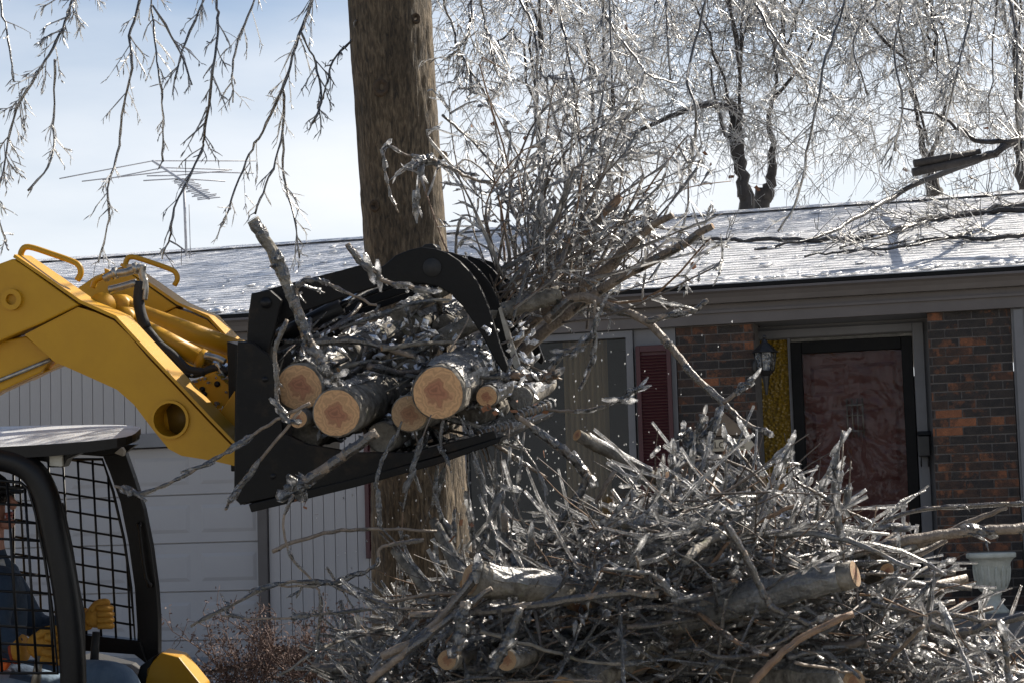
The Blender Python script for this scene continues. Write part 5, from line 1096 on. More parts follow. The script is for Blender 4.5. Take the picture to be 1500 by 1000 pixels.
def log(name, label, p0, p1, r0, r1, cut0=M_CUT, cut1=None, icy=0.5, group=None, bark=M_LOGBARK, bend=0.03, crust=M_RIME):
    t = thing(name, label, 'log' if r0 > 0.03 else 'branch', p0.lerp(p1, .5), group)
    d = (p1 - p0); L_ = d.length; d = d.normalized(); ns = max(6, int(L_ / 0.045)); n = 22 if r0 > 0.03 else 10
    pts = [p0.lerp(p1, i / ns) + (rvec(rng) * bend * r0 * 2 if 1 < i < ns - 1 else V(0, 0, 0)) for i in range(ns + 1)]
    rad = [lerp(r0, r1, i / ns) * (1 if i in (0, ns) else rng.uniform(0.95, 1.06)) for i in range(ns + 1)]
    m = MB(); m.tube(pts, rad, n, 0, True)
    if r0 > .02:                                          # knobbly bark
        for q_ in range(n, n * ns): i_, j_ = divmod(q_, n); c_ = pts[i_]; m.v[q_] = tuple(c_ + (Vector(m.v[q_]) - c_) * (1 + rng.gauss(0, .03) + .035 * math.sin(j_ * 2 * math.pi / n * 3 + i_ * .5)))
    b_ = m.build('bark', bark, t)
    cut_disc(p0 - d * 0.0025, -d, r0 * 0.955, cut0, t, rg=rng)
    if cut1: cut_disc(p1 + d * 0.0025, d, r1 * 0.955, cut1, t, rg=rng)
    if icy > 0:                                            # crust of ice on the upper side
        ic = MB(); sv = d.cross(UP).normalized(); uv = sv.cross(d).normalized()
        if uv.z < 0: uv = -uv
        cols = 15; vs_ = []
        for i in range(1, ns):
            for j in range(cols):
                a = lerp(-1.25, 1.25, j / (cols - 1)) * icy * 1.3; th = rng.uniform(0.001, 0.016) * (1 - abs(j - 7) / 9.0) * (0.6 + r0 * 6)
                vs_.append(pts[i] + (uv * math.cos(a) + sv * math.sin(a)) * (rad[i] + th + 0.001))
        ic.add(vs_, [(i * cols + j, i * cols + j + 1, (i + 1) * cols + j + 1, (i + 1) * cols + j) for i in range(ns - 2) for j in range(cols - 1)], 0, False)
        ic.build('ice_crust', crust, t)
    return t
BL_ = 'logs held in the grapple bucket'
def lend(x, y, l): return mp(x, y, l)
log('log', 'thick log in the bucket, round sawn end with red heartwood, centre right', mp(642, 575, -0.46), mp(738, 512, 0.95), pxr(37), pxr(34), M_CUT, None, 0.9, BL_)
log('log', 'thick log in the bucket with round pale sawn end, left of centre', mp(493, 604, -0.48), mp(628, 548, 0.85), pxr(34), pxr(33), M_CUT, None, 0.25, BL_)
log('log', 'log at the left of the bucket, sawn end partly behind twigs', mp(438, 567, -0.30), mp(545, 520, 0.9), pxr(34), pxr(30), M_CUT, None, 0.3, BL_)
log('log', 'small log below the leftmost one with a tiny sawn end', mp(437, 613, -0.38), mp(520, 590, 0.5), pxr(13), pxr(12), M_CUT, None, 0.3, BL_)
log('log', 'small log right of the thickest one with a narrow oval end', mp(713, 580, -0.30), mp(765, 552, 0.7), pxr(15), pxr(15), M_CUT, None, 0.8, BL_)
log('log', 'log with torn end under the thickest one', mp(600, 605, -0.40), mp(680, 580, 0.8), pxr(26), pxr(24), M_CUTDARK, None, 0.2, BL_)
log('log', 'upper log at the back of the bucket with a pale end', mp(581, 460, 0.10), mp(660, 420, 0.9), pxr(11), pxr(10), M_LOGBARK, None, 0.3, BL_)
log('log', 'dark log lying across the top of the load', mp(600, 478, 0.25), mp(720, 440, 1.2), pxr(15), pxr(14), M_LOGBARK, None, 0.5, BL_)
log('log', 'forked mossy log in the middle of the load', mp(596, 535, 0.20), mp(640, 480, 1.1), pxr(22), pxr(25), M_LOGBARK, None, 0.5, BL_)
log('log', 'dark log deep at the left back of the bucket', mp(500, 520, 0.25), mp(600, 480, 1.1), pxr(26), pxr(24), M_LOGBARK, None, 0.3, BL_)
log('log', 'iced round log behind the small oval one', mp(762, 583, 0.15), mp(800, 560, 1.2), pxr(19), pxr(18), M_RIME, None, 0.9, BL_)
log('log', 'dark log filling the right end of the bucket', mp(690, 600, 0.1), mp(730, 590, 1.2), pxr(22), pxr(22), M_LOGBARK, None, 0.7, BL_)
log('log', 'dark log on the floor of the bucket', mp(560, 640, -0.25), mp(660, 610, 1.2), pxr(22), pxr(22), M_LOGBARK, None, 0.2, BL_)
log('log', 'dark log on the floor at the left of the bucket', mp(450, 635, -0.20), mp(540, 610, 1.2), pxr(22), pxr(20), M_LOGBARK, None, 0.2, BL_)
log('log', 'dark log behind the grapple claw', mp(650, 480, 0.30), mp(700, 445, 1.2), pxr(18), pxr(24), M_LOGBARK, None, 0.4, BL_)
def branch(name, label, pts, r0, r1, group=None, dens=4.0, tl=0.15, icet=0.004, sub=1, fing=0.3, bark=None, cut=None, droop=0.1, icemat_=None, k=5, patches=0.0, nf=0, cat='branch', jit=0.0016, cut_end=0, wp=1.0):
    t = thing(name, label, cat, pts[0], group); wd, ic = MB(), MB()
    st = [p + rvec(rng) * jit for p in catmull(pts, k)]; rs = taper(r0, r1, len(st)); wd.tube(st, rs, 8 if r0 > .008 else 6)
    cov = 0.8 if r0 > .009 else 0.5; i_ = 0               # the glaze comes in runs with bare bark between
    while i_ < len(st) - 1:
        e_ = min(len(st) - 1, i_ + rng.randint(2, 6))
        if rng.random() < cov:
            seg = st[i_:e_ + 1]
            if len(seg) > 1: ic.tube([p + V(0, 0, -.3 * icet) for p in seg], [rs[i_ + q_] * .9 + icet * (rng.uniform(0.2, 1.3) if 0 < q_ < len(seg) - 1 else 0.05) for q_ in range(len(seg))], 8 if r0 > .008 else 6, 0, True, False)
        i_ = e_
    for i in range(nf):                                   # finger-shaped lumps of ice
        f = rng.uniform(0.2, 1) * (len(st) - 1); i_ = min(int(f), len(st) - 2); p = st[i_].lerp(st[i_ + 1], f - i_); finger(ic, p, st[i_ + 1] - st[i_] + rvec(rng) * .004, rng.uniform(.05, .13), max(rs[i_] + .002, rng.uniform(.006, .0125)), rng, 8)
    if dens > 0: twig_set(wd, ic, st, max(0.006, r0 * .5), rng, dens, tl, droop, sub, 1.0, fing, 4, 5, 0.0015, 0.15, icet * .8, wp)
    b_ = wd.build('wood', bark or M_BARK, t); tag(ic.build('ice_glaze', icemat_ or M_ICE, t), kind='stuff')
    if cut: cut_disc(st[cut_end] - ((st[1] - st[0]).normalized() * .003 if cut_end == 0 else -(st[-1] - st[-2]).normalized() * .003), (st[0] - st[1]) if cut_end == 0 else (st[-1] - st[-2]), (r0 if cut_end == 0 else r1) * .96, cut, t, rg=rng)
    return t
# sticks packed between and above the logs
for i in range(58):
    x, y = rng.uniform(415, 735), 0; y = rng.uniform(455 + abs(x - 600) * .12, 560) if i < 40 else rng.uniform(560, 640); l = rng.uniform(-0.28, 0.35)
    a = mp(x, y, l); d = (ML * rng.gauss(.5, .6) + MF * rng.gauss(0, .6) + MU * rng.gauss(0, .32)).normalized(); L_ = rng.uniform(.25, .6); r0 = rng.choice([.004, .006, .009, .013])
    branch('packed_stick', 'dark icy stick wedged among the logs in the bucket', [a - d * L_ * .4, a + rvec(rng) * .02, a + d * L_ * .6], r0, r0 * .7, 'sticks wedged among the bucket logs', 3, .12, .004, 0, .4, bark=rng.choice([M_LOGBARK, M_DARKTWIG, M_BARK]), nf=rng.randint(0, 2), k=4, icemat_=rng.choice([M_ICE, M_ICEFINE]), cut=(M_CUTDARK if i % 6 == 0 and r0 > .006 else None))
def PX(path, d, d2=None): n_ = len(path); return [P(x, y, d if d2 is None else lerp(d, d2, i / (n_ - 1))) for i, (x, y) in enumerate(path)]
pr = lambda n_, d: n_ * d / F_PX
D = 7.0
GB = 'branches sticking out of the grapple load'
branch('iced_branch', 'long bare iced branch reaching right from the claw before the brick pier', PX([(800, 470), (845, 435), (900, 452), (945, 470), (985, 510), (1012, 545), (1058, 588), (1085, 615), (1128, 636)], 7.3, 6.9), pr(8, D), pr(3.5, D), GB, 0, nf=2)
branch('iced_branch', 'short fork pointing right over the frieze, tipped with ice', PX([(945, 470), (985, 462), (1015, 455), (1036, 440)], 7.1), pr(4.5, D), pr(3, D), GB, 0, nf=3)
branch('iced_branch', 'ice-fingered fork tip in front of the lantern bricks', PX([(1060, 590), (1082, 572), (1105, 554)], 6.95), pr(3.5, D), pr(2.5, D), GB, 0, nf=5)
branch('iced_branch', 'forked twig with fat ice lumps hanging before the welcome plaque', PX([(1058, 592), (1048, 615), (1030, 640), (1018, 655)], 6.95), pr(3, D), pr(2.5, D), GB, 5, .1, nf=9)
for k_, (path_, lb_) in enumerate((([(1000, 700), (1012, 660), (1022, 630), (1032, 606)], 'ice-cased twig standing just left of the welcome plaque'), ([(1048, 690), (1040, 660), (1046, 630), (1052, 612)], 'ice-cased twig crossing the middle of the welcome plaque'), ([(1020, 700), (1030, 670), (1008, 642), (1000, 628)], 'stubby ice-lumped twig below the welcome plaque'))):
    branch('iced_branch', lb_, PX(path_, 6.9), pr(3, D), pr(2.5, D), GB, 7, .10, nf=11)
branch('cut_branch', 'thick sawn branch standing up from the left of the bucket', PX([(370, 322), (388, 350), (412, 396), (430, 440), (444, 478)], 6.55), pr(10, 6.6), pr(7, 6.6), GB, 1.5, .12, bark=M_LOGBARK, cut=M_CUTDARK, nf=2)
branch('iced_branch', 'ice-heavy branch end dangling in the bucket opening', PX([(430, 440), (446, 480), (462, 515), (478, 545), (494, 552)], 6.5), pr(6, 6.5), pr(5, 6.5), GB, 1.0, .08, nf=9)
branch('iced_branch', 'arched twig bending over the back of the bucket', PX([(430, 450), (440, 415), (470, 412), (510, 430), (550, 448)], 6.55), pr(3, 6.5), pr(2, 6.5), GB, 2, .1, nf=3)
branch('iced_branch', 'iced twig with stubs rising over the grapple hinge', PX([(508, 358), (530, 385), (552, 400), (562, 412), (600, 420), (630, 428)], 6.6), pr(4.5, 6.6), pr(2.5, 6.6), GB, 6, .09, nf=7)
branch('iced_branch', 'long twig trailing left from the bucket before the side plate', PX([(420, 470), (404, 510), (405, 560), (412, 605), (440, 620)], 6.5), pr(3.5, 6.5), pr(2.5, 6.5), GB, 2, .1, nf=3)
branch('iced_branch', 'thin iced twig reaching left in front of the garage door', PX([(455, 590), (405, 615), (350, 650), (300, 680), (250, 706), (205, 722), (168, 712)], 6.5), pr(2.6, 6.5), pr(2, 6.5), GB, 0, nf=6)
branch('iced_branch', 'twig hanging down the side plate, ice bead at its end', PX([(440, 600), (400, 650), (365, 695), (340, 730), (330, 746)], 6.5), pr(2.6, 6.5), pr(2, 6.5), GB, 2, .06, nf=3)
branch('iced_branch', 'heavy ice-cased branch lying across the bucket lip', PX([(552, 632), (510, 662), (470, 690), (440, 708), (424, 722)], 6.45), pr(8, 6.5), pr(8, 6.5), GB, 1, .08, nf=6)
branch('iced_branch', 'thin twig curving across the brown tree trunk with ice drops', PX([(720, 268), (690, 262), (660, 246), (620, 234), (590, 224), (566, 214), (562, 235), (570, 280), (584, 312)], 7.0), pr(2.2, 7), pr(1.4, 7), GB, 0, nf=4)
branch('iced_branch', 'cluster of ice fingers hanging against the tree trunk', PX([(640, 236), (624, 232), (616, 250), (612, 280), (608, 306)], 6.98), pr(2, 7), pr(1.5, 7), GB, 6, .12, nf=9, droop=1.2)
branch('thick_branch', 'thick dark branch slanting up right from the claw, upper of two', PX([(735, 520), (790, 462), (850, 425), (905, 378), (950, 335), (985, 315)], 7.6, 7.3), pr(11, 7.4), pr(4.5, 7.4), GB, 1.5, .2, bark=M_BARK, icet=.002)
branch('thick_branch', 'thick dark branch slanting up right from the claw, lower of two', PX([(750, 530), (808, 478), (880, 425), (950, 385), (1000, 358), (1042, 330)], 7.5, 7.2), pr(9.5, 7.4), pr(5, 7.4), GB, 1.2, .2, bark=M_BARK, icet=.002, cut=M_CUTDARK, cut_end=-1)
branch('thick_branch', 'sawn thick branch between the grapple tines, ice at its end', PX([(820, 430), (790, 440), (750, 452), (700, 470), (640, 500)], 7.3), pr(13, 7.3), pr(14, 7.3), GB, 0, bark=M_LOGBARK, cut=M_CUTDARK, nf=0, icet=.003)
branch('iced_branch', 'short ice-tipped branch poking right below the claw tips', PX([(700, 560), (740, 552), (790, 553), (815, 548)], 7.1), pr(7, 7.1), pr(6, 7.1), GB, 6, .1, nf=5, bark=M_BARKRED, cut=M_SPLINTER, cut_end=-1)
branch('iced_branch', 'pale split branch rising above the raised load', PX([(800, 400), (848, 350), (880, 318), (908, 290)], 7.4), pr(4, 7.4), pr(6, 7.4), GB, 1, .2, icet=.002, bark=M_BARKRED, cut=M_SPLINTER, cut_end=-1)
branch('iced_branch', 'branch with icy forks before the dark window right of the claw', PX([(800, 560), (822, 520), (850, 505), (868, 498)], 7.1), pr(3.5, 7.1), pr(2.5, 7.1), GB, 5, .1, nf=6)
branch('iced_branch', 'thin twig hanging straight before the dark window', PX([(870, 440), (872, 480), (864, 540), (848, 570)], 7.1), pr(2.2, 7.1), pr(2, 7.1), GB, 3, .06, nf=4)
branch('iced_branch', 'horizontal iced twig before the dark window', PX([(800, 600), (850, 602), (890, 592), (925, 575), (940, 566)], 7.0), pr(2.2, 7), pr(1.5, 7), GB, 0, nf=7)
for dx, lab in ((0, 'ribbed icicle row along the bucket lip, left one'), (55, 'ribbed icicle row along the bucket lip, right one')):
    t = thing('ribbed_ice', lab, 'ice', P(715 + dx, 635 - dx * .5, 6.9), 'ribbed icicle rows'); q = MB()
    a, b_ = P(700 + dx, 636 - dx * .45, 6.9), P(752 + dx, 622 - dx * .55, 6.9)
    q.tube([a, b_], 0.012, 8); q.build('stem', M_BARK, t); q = MB(); d = (b_ - a).normalized()
    for i in range(9):
        c = a.lerp(b_, i / 8); u = d.cross(V(0, 1, 0)).normalized(); pts = [c + u * (-.022 * math.cos(x)) * (1 if u.z < 0 else -1) + d * (.016 * math.sin(x)) + V(0, -.014 * math.sin(x), 0) for x in np.linspace(0.0, 2.2, 8)]
        q.tube(pts, 0.0028, 6)
    q.build('ribs', M_RIME, t)
rb = MB()
for i in range(420):
    x = rng.uniform(420, 790); y = rng.uniform(470, 600) if i < 330 else rng.uniform(600, 655); c = mp(x, y, rng.uniform(-.28, .5)); A = rvec(rng).normalized(); B = A.cross(rvec(rng)).normalized(); C = A.cross(B); k = rng.uniform(.005, .018)
    rb.add([c + A * k * rng.uniform(.8, 2.2) * s_ for s_ in (-1, 1)] + [c + (B * math.cos(t_) + C * math.sin(t_)) * k * rng.uniform(.4, 1) for t_ in np.arange(5) * 1.2566], [(0, 2 + j, 2 + (j + 1) % 5) for j in range(5)] + [(1, 2 + (j + 1) % 5, 2 + j) for j in range(5)])
tag(rb.build('ice_rubble', M_RIME), 'broken white ice scattered among the logs in the bucket', 'ice', kind='stuff')
# brush standing up out of the load
NB = 0
for i in range(92):
    bx, by = rng.uniform(700, 860), rng.uniform(390, 490); ang = math.radians(rng.triangular(10, 130, 55)) if i < 78 else math.radians(rng.uniform(5, 40)); L_ = rng.uniform(90, 350) if i < 78 else rng.uniform(120, 300)
    ex, ey = bx + math.cos(ang) * L_ * 0.9, max(95, by - math.sin(ang) * L_); mx_ = (bx + ex) / 2 + rng.gauss(0, 26); my_ = (by + ey) / 2 + rng.gauss(0, 22)
    d0 = rng.uniform(7.2, 8.3); path = [(bx, by), (mx_, my_), (ex, ey), (ex + rng.gauss(8, 22), ey - rng.uniform(-25, 25))]
    branch('brush_branch', 'thin ice-glazed branch in the bushy bundle rising out of the grapple', PX(path, d0, d0 + rng.uniform(-.5, .5)), pr(rng.uniform(0.9, 2.6), d0), pr(0.7, d0), 'bundle of iced branches rising from the grapple', 9.0, .20, .0040, 1, .40, bark=rng.choice([M_BARK, M_DARKTWIG, M_DARKTWIG, M_BARKRED]), droop=.12, icemat_=M_ICEFAR if i % 3 else M_ICEFINE, k=4, wp=.35)
# lower fringe of twigs hanging out of the bucket
HT = 'first second third fourth fifth sixth seventh eighth ninth tenth eleventh twelfth thirteenth fourteenth fifteenth sixteenth seventeenth eighteenth'.split()
for i in range(18):
    bx, by = 585 + 185 * (i + rng.uniform(.2, .8)) / 18, rng.uniform(600, 665); ex = bx + rng.gauss(5, 30); ey = by + rng.uniform(60, 190); d0 = rng.uniform(6.6, 7.6)
    branch('hanging_twig', 'ice-beaded twig hanging below the grapple bucket, %s from the left' % HT[i], PX([(bx, by), ((bx + ex) / 2 + rng.gauss(0, 10), (by + ey) / 2), (ex, ey)], d0), pr(rng.uniform(0.9, 1.6), d0), pr(.8, d0), 'twigs hanging below the bucket', 4, .09, .0034, 0, .5, bark=rng.choice([M_BARKRED, M_DARKTWIG]), droop=.9, nf=rng.randint(2, 5), k=4, icemat_=M_ICE if i % 2 else M_ICEFINE)

# ------------------------------------------------------------------ brush pile on the lawn
def pile_top(x):
    xs_ = [480, 560, 620, 700, 780, 850, 950, 1050, 1150, 1240, 1310, 1400, 1500, 1700]; ys_ = [1080, 950, 900, 862, 845, 815, 755, 735, 748, 800, 900, 975, 985, 1030]
    return float(np.interp(x, xs_, ys_))
PG = 'branches heaped in the brush pile'
bk_mats = [M_BARK, M_BARK, M_DARKTWIG, M_LOGBARK, M_BARKRED]
rng = random.Random(88)
# thick logs in and on the pile
pl = lambda *a, **k: log(*a, group='logs in the brush pile', **k)
pl('log', 'big ice-crusted log lying across the top of the pile, right of centre', P(1252, 840, 6.2), P(985, 905, 6.5), pr(20, 6.2), pr(25, 6.5), M_CUTDARK, icy=1.65)
pl('log', 'log with pale cut end poking right under the iced log', P(1300, 838, 6.55), P(1180, 858, 7.2), pr(14, 6.5), pr(14, 6.8), M_CUT, icy=0.4)
pl('log', 'dark log with round brown cut end at the top of the pile', P(1112, 708, 7.0), P(1020, 742, 7.5), pr(13, 7), pr(14, 7.4), M_CUTDARK, icy=0.5)
pl('log', 'log with torn orange end near the top of the pile', P(1150, 722, 7.1), P(1095, 742, 7.6), pr(16, 7), pr(15, 7.4), M_SPLINTER, icy=0.4)
pl('log', 'sawn branch leaning from the dark window onto the pile', P(846, 637, 7.05), P(962, 700, 7.3), pr(9, 7), pr(8.5, 7), M_CUT, icy=0.8)
pl('log', 'upright sawn branch at the left of the pile', P(683, 854, 6.5), P(636, 764, 6.9), pr(11, 6.5), pr(8, 6.8), M_CUT, icy=0.2)
pl('log', 'leaning grey branch left of the upright sawn one', P(640, 880, 6.7), P(578, 805, 6.9), pr(10, 6.5), pr(7, 6.8), M_CUTDARK, icy=0.3)
pl('log', 'log at the bottom left with a ringed brown end', P(655, 966, 6.2), P(760, 940, 7.3), pr(15, 6.2), pr(17, 6.8), M_CUTDARK, icy=0.4)
pl('log', 'log at the bottom with a split orange end', P(742, 966, 6.15), P(850, 935, 7.2), pr(16, 6.2), pr(18, 6.8), M_CUTDARK, icy=0.5)
pl('log', 'long dark log slanting across the lower middle of the pile', P(830, 1015, 6.3), P(1040, 895, 6.95), pr(29, 6.0), pr(25, 6.6), M_CUTDARK, icy=0.7)
pl('log', 'grey log slanting up behind the long dark one', P(850, 890, 6.6), P(1000, 755, 7.2), pr(24, 6.5), pr(20, 7), M_CUTDARK, icy=0.6)
pl('log', 'icy log at the left top of the pile, thick with crust', P(690, 848, 6.2), P(830, 866, 6.4), pr(22, 6.7), pr(20, 6.9), M_CUTDARK, icy=0.9)
pl('log', 'dark log near the right foot of the pile', P(1250, 1000, 6.2), P(1060, 985, 6.8), pr(22, 6.2), pr(22, 6.6), M_CUTDARK, icy=0.6)
pl('log', 'stubby grey iced stump at the back top of the pile', P(975, 700, 7.3), P(1000, 775, 7.4), pr(18, 7.2), pr(22, 7.3), M_CUTDARK, icy=0.2)
# notable single branches
def nb(label, path, d, r0, r1, d2=None, **k): return branch('pile_branch', label, PX(path, d, d2), pr(r0, d), pr(r1, d), PG, k.pop('dens', 1.5), k.pop('tl', .15), **k)
nb('long icy branch running right to the picture edge above the urn', [(1190, 818), (1260, 808), (1330, 790), (1400, 780), (1450, 776), (1510, 772)], 6.5, 8, 7.5, nf=2)
nb('dark branch parallel below the one above the urn', [(1220, 838), (1290, 812), (1360, 792), (1420, 765), (1475, 742)], 6.6, 10, 3)
nb('thin branch crossing the brick pier towards the right edge', [(1260, 775), (1340, 748), (1420, 740), (1510, 736)], 6.6, 2.5, 3, dens=0.8)
nb('branch crossing below the urn to the right edge', [(1330, 900), (1400, 925), (1450, 912), (1510, 900)], 6.4, 6, 5)
nb('branch running from the pile past the foot of the urn', [(1270, 880), (1340, 895), (1400, 900), (1460, 912)], 6.4, 4, 3)
nb('thin curved reddish branch arching at the lower right of the pile', [(1100, 1005), (1130, 970), (1180, 930), (1250, 898)], 6.0, 6, 5, dens=0, bark=M_BARKRED, icet=.001)
nb('slender upright stick in the lower right corner', [(1478, 1010), (1474, 960), (1470, 925)], 6.0, 4, 3, dens=1, nf=2)
nb('twig with ice flags rising before the red door', [(1232, 810), (1222, 770), (1222, 720), (1225, 680), (1234, 630)], 6.6, 3, 1.8, dens=5, tl=.1, nf=9)
nb('thin twig slanting down across the red door', [(1160, 700), (1220, 735), (1280, 765), (1330, 775)], 6.6, 2.2, 1.6, dens=2, nf=4)
nb('forked twig slanting up left of the yellow glass', [(1120, 760), (1110, 700), (1080, 660), (1060, 640)], 6.7, 2.2, 1.8, dens=2, nf=2)
nb('arched dark twig in the upper left of the pile', [(940, 760), (990, 690), (1040, 672), (1100, 690), (1140, 740)], 6.6, 2.4, 1.8, dens=2, nf=3)
nb('long thin twig reaching left across the siding', [(740, 875), (640, 868), (560, 880), (470, 852), (400, 857), (330, 890), (280, 916)], 6.4, 3, 1.8, dens=0.8, nf=5)
nb('curved twig crossing the siding above the dry shrub', [(620, 790), (560, 800), (552, 825), (520, 842), (470, 856), (410, 858)], 6.4, 2.8, 1.8, dens=0.8, nf=3)
nb('lower thin twig reaching left with an ice bead', [(640, 895), (560, 890), (480, 898), (390, 905), (325, 902)], 6.35, 2.2, 1.5, dens=1, nf=3)
nb('twig looping down before the siding with an ice drop', [(430, 722), (415, 760), (425, 810), (460, 855), (470, 880), (465, 940)], 6.4, 2.2, 1.6, dens=0, nf=2)
nb('dark bowed branch before the siding wall', [(400, 806), (440, 790), (500, 776), (560, 774), (640, 778)], 6.7, 3.5, 2.2, dens=1.2, icet=.001)
nb('icy shard-laden branch leaning against the tree trunk', [(900, 690), (870, 740), (840, 790), (800, 800)], 6.8, 3.5, 3, dens=3, nf=7)
nb('pale split branch slanting down from the bucket lip', [(760, 612), (800, 640), (840, 672), (866, 702)], 6.75, 4, 7, dens=0, nf=7)
nb('ice-cased stick standing before the dark window', [(862, 692), (845, 730), (818, 770), (800, 800)], 6.75, 5, 4, dens=1, nf=9)
nb('thick double ice column in the left of the pile', [(738, 752), (742, 790), (756, 830), (764, 850)], 6.7, 5, 6, dens=1, nf=12)
nb('long grey branch crossing the middle of the pile', [(600, 900), (720, 893), (830, 878), (910, 868), (965, 872)], 6.2, 5, 6, dens=1)
nb('dark branch lying across the lower left of the pile', [(540, 1000), (600, 950), (660, 905), (720, 860)], 6.1, 6, 4, dens=2)
nb('dark slanting branch in the lower left corner of the pile', [(560, 960), (620, 930), (690, 850), (700, 825)], 6.15, 7, 5, dens=1, nf=2)
nb('hanging icicle-coated stick left of the split log', [(680, 880), (676, 915), (668, 955)], 6.05, 6, 8, dens=0, nf=8)
nb('ice-coated stick beside the split log end', [(762, 890), (745, 930), (728, 965)], 6.05, 5, 7, dens=0, nf=8)
nb('dark stick crossing the big iced log diagonally', [(1062, 765), (1090, 810), (1120, 870), (1135, 890), (1190, 915)], 6.2, 5, 4, dens=1)
nb('pale peeled stick pointing up right in the middle', [(1040, 830), (1075, 785), (1130, 755), (1172, 737)], 6.4, 3, 3, dens=0, bark=M_BARKRED, icet=.001)
# the heap: individual branches of middling size
NH = 215
for i in range(NH):
    px = rng.uniform(540, 1560); top = pile_top(px); py = top + 22 + abs(rng.gauss(0, 1)) * 105 if rng.random() < 0.72 else rng.uniform(top + 60, 1120)
    dep = rng.uniform(6.15, 7.5) if py > top + 50 else rng.uniform(6.5, 7.6); c = P(px, py, dep)
    if c.z < ground_z(c.x, c.y) + 0.06: continue
    yaw = rng.gauss(0, 0.75) + (math.pi if rng.random() < .5 else 0); el = rng.gauss(0.0, 0.17 if i % 3 else 0.5); L_ = rng.uniform(0.4, 1.15) * (1 if i % 3 else .7)
    d = V(math.cos(yaw) * math.cos(el), math.sin(yaw) * math.cos(el), math.sin(el)); a, b_ = c - d * L_ * .5, c + d * L_ * .5
    a.z = max(a.z, ground_z(a.x, a.y) + .02); b_.z = max(b_.z, ground_z(b_.x, b_.y) + .02)
    r0 = rng.choice([.003, .004, .005, .006, .008, .011, .016]) * rng.uniform(.8, 1.2); mid = (a + b_) / 2 + rvec(rng) * 0.05 * (1 + L_)
    branch('pile_branch', 'ice-glazed branch lying tangled among the others in the brush pile', [a, a.lerp(mid, .5) + rvec(rng) * .02, mid, mid.lerp(b_, .55) + rvec(rng) * .025, b_], r0, r0 * rng.uniform(.25, .6), PG, rng.uniform(1.5, 4.5), .12, rng.uniform(.002, .005), 1, .35, bark=rng.choice(bk_mats), droop=0, nf=rng.randint(0, 4), k=5, icemat_=rng.choice([M_ICE, M_ICEFINE, M_RIME]), jit=.0025)
# sprays laden with ice standing out of the heap
SPR = 'ice-laden sprays standing out of the pile'
ORD = ['first', 'second', 'third', 'fourth', 'fifth', 'sixth', 'seventh', 'eighth', 'ninth', 'tenth', 'eleventh', 'twelfth', 'thirteenth', 'fourteenth', 'fifteenth', 'sixteenth', 'seventeenth', 'eighteenth', 'nineteenth', 'twentieth', 'twenty-first', 'twenty-second', 'twenty-third', 'twenty-fourth']
for i, (x, h) in enumerate([(580, 150), (600, 200), (640, 120), (680, 150), (735, 100), (790, 80), (850, 90), (905, 80), (960, 90), (990, 120), (1030, 130), (1075, 100), (1120, 110), (1165, 100), (1190, 150), (1212, 130), (1240, 170), (1262, 110), (1290, 100), (1330, 80), (1375, 110), (1430, 90)]):
    t0 = pile_top(x) + 40; tx = x + rng.gauss(0, 22); branch('ice_spray', 'upright ice-laden twig standing out of the pile, %s from the left' % ORD[i], PX([(x, t0), ((x + tx) / 2 + rng.gauss(0, 8), t0 - h * .5), (tx, t0 - h - 20)], rng.uniform(6.3, 7.0)), pr(1.8, D), pr(1.0, D), SPR, 6, .10, .0026, 1, .55, bark=rng.choice([M_BARKRED, M_BARK]), nf=rng.randint(2, 6), k=5, droop=.5)
# the rest of the heap: uncountable twigs and broken ice
wd, ic, sh, wt = MB(), MB(), MB(), MB()
for i in range(3600):
    px = rng.uniform(530, 1330) if i % 6 else rng.uniform(1330, 1600); top = pile_top(px); py = top + abs(rng.gauss(0, 1)) * 130 - 14 if i < 2900 else rng.uniform(top + 40, 1200); c = P(px, py, rng.uniform(6.3, 7.7))
    if c.z < ground_z(c.x, c.y): continue
    yaw = rng.uniform(0, 2 * math.pi); el = rng.gauss(0.12, 0.45); d = V(math.cos(yaw) * math.cos(el), math.sin(yaw) * math.cos(el) * .6, math.sin(el)).normalized()
    q = grow(c, d, rng.uniform(.10, .42), rng, 4, .12); r = rng.uniform(.0018, .0055); (wd if i % 3 else wt).tube(q, taper(r, .0015, 5), 4, 0, False)
    if rng.random() < .7: ic.tube([p_ + V(0, 0, -.002) for p_ in q], [(r * .8 + rng.uniform(.0008, .0055)) for _ in q], 5, 0, True, False)
    if rng.random() < .45: finger(ic, q[rng.randint(1, 3)], d + rvec(rng) * .3, rng.uniform(.03, .12), rng.uniform(.006, .015), rng, 6)
wdo = wd.build('brush_twigs', M_DARKTWIG); tag(wdo, 'fine dark twigs filling the brush pile', 'twigs', kind='stuff')
tag(ic.build('twig_ice', M_ICEFINE, wdo), kind='stuff'); tag(wt.build('tan_twigs', M_BARKRED, wdo), kind='stuff')
for i in range(2600):                                      # angular broken ice lodged in the heap
    px = rng.uniform(540, 1340) if i % 7 else rng.uniform(1340, 1560); top = pile_top(px); c = P(px, top + abs(rng.gauss(0, 1)) * 120, rng.uniform(6.4, 7.7))
    if c.z < ground_z(c.x, c.y): continue
    A = rvec(rng).normalized(); B = A.cross(rvec(rng)).normalized(); C = A.cross(B); k = rng.uniform(.006, .02)
    vs_ = [c + A * k * rng.uniform(.8, 2.6) * s for s in (-1, 1)] + [c + (B * math.cos(t) + C * math.sin(t)) * k * rng.uniform(.35, 1) for t in np.arange(5) * 1.2566]
    sh.add(vs_, [(0, 2 + j, 2 + (j + 1) % 5) for j in range(5)] + [(1, 2 + (j + 1) % 5, 2 + j) for j in range(5)])
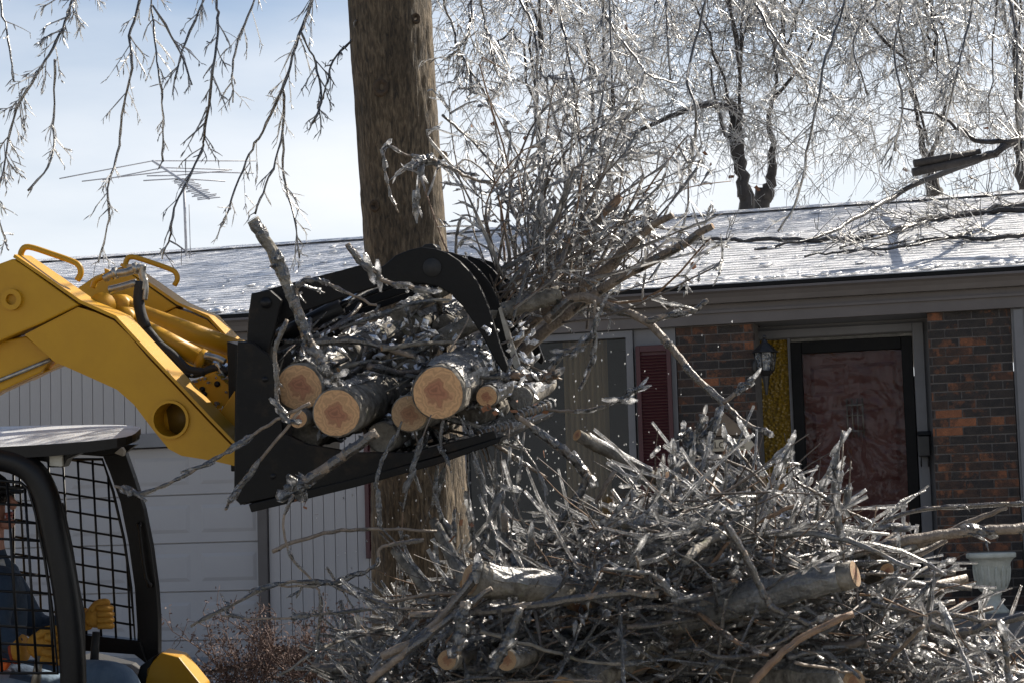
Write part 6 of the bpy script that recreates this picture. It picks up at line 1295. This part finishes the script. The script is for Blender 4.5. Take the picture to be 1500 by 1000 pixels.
tag(sh.build('broken_ice', M_RIME), 'broken chunks of white ice lodged all through the brush pile', 'ice', kind='stuff')
# solid dark heart of the heap so it does not show daylight: big mass of packed twigs
hm = MB()
for i in range(520):
    px = rng.uniform(590, 1560); top = pile_top(px) + 45; c = P(px, rng.uniform(top, 1230), rng.uniform(6.9, 8.1))
    if c.z < ground_z(c.x, c.y): continue
    yaw = rng.gauss(0, .5); d = V(math.cos(yaw), math.sin(yaw), rng.gauss(0, .2)).normalized(); L_ = rng.uniform(.3, .9); r = rng.uniform(.008, .03); hm.tube(grow(c - d * L_ * .5, d, L_, rng, 3, .08), taper(r, r * .6, 4), 6)
tag(hm.build('packed_branches', M_BARK), 'packed mass of dark branches deep inside the brush pile', 'branches', kind='stuff')
# crumbs of ice shaken loose and falling
fl = MB()
for i in range(420):
    p = P(rng.gauss(740, 130), rng.gauss(690, 90), rng.uniform(6.5, 9.0)) if i < 330 else P(rng.uniform(500, 1100), rng.uniform(450, 900), rng.uniform(6.5, 9))
    k = rng.uniform(.0012, .0036); fl.add([p + V(k, 0, 0), p + V(-k, 0, 0), p + V(0, k, 0), p + V(0, -k, 0), p + V(0, 0, k * 1.8), p - V(0, 0, k * 1.8)], [(0, 2, 4), (2, 1, 4), (1, 3, 4), (3, 0, 4), (2, 0, 5), (1, 2, 5), (3, 1, 5), (0, 3, 5)])
tag(fl.build('falling_ice', M_RIME), 'crumbs of ice falling from the raised load', 'ice', kind='stuff')
lv = MB()
for i in range(24):
    px, py = rng.choice([(455, 740), (700, 600), (760, 590), (1120, 740), (790, 660), (680, 780), (900, 780)]); c = P(px + rng.gauss(0, 22), py + rng.gauss(0, 12), 6.5); a, b_ = rvec(rng).normalized() * rng.uniform(.008, .018), rvec(rng).normalized() * rng.uniform(.006, .014)
    lv.add([c - a, c - b_, c + a, c + b_], [(0, 1, 2), (0, 2, 3)])
tag(lv.build('leaf_scraps', M_LEAF), 'scraps of dry brown leaves caught in the ice and twigs', 'leaves', kind='stuff')
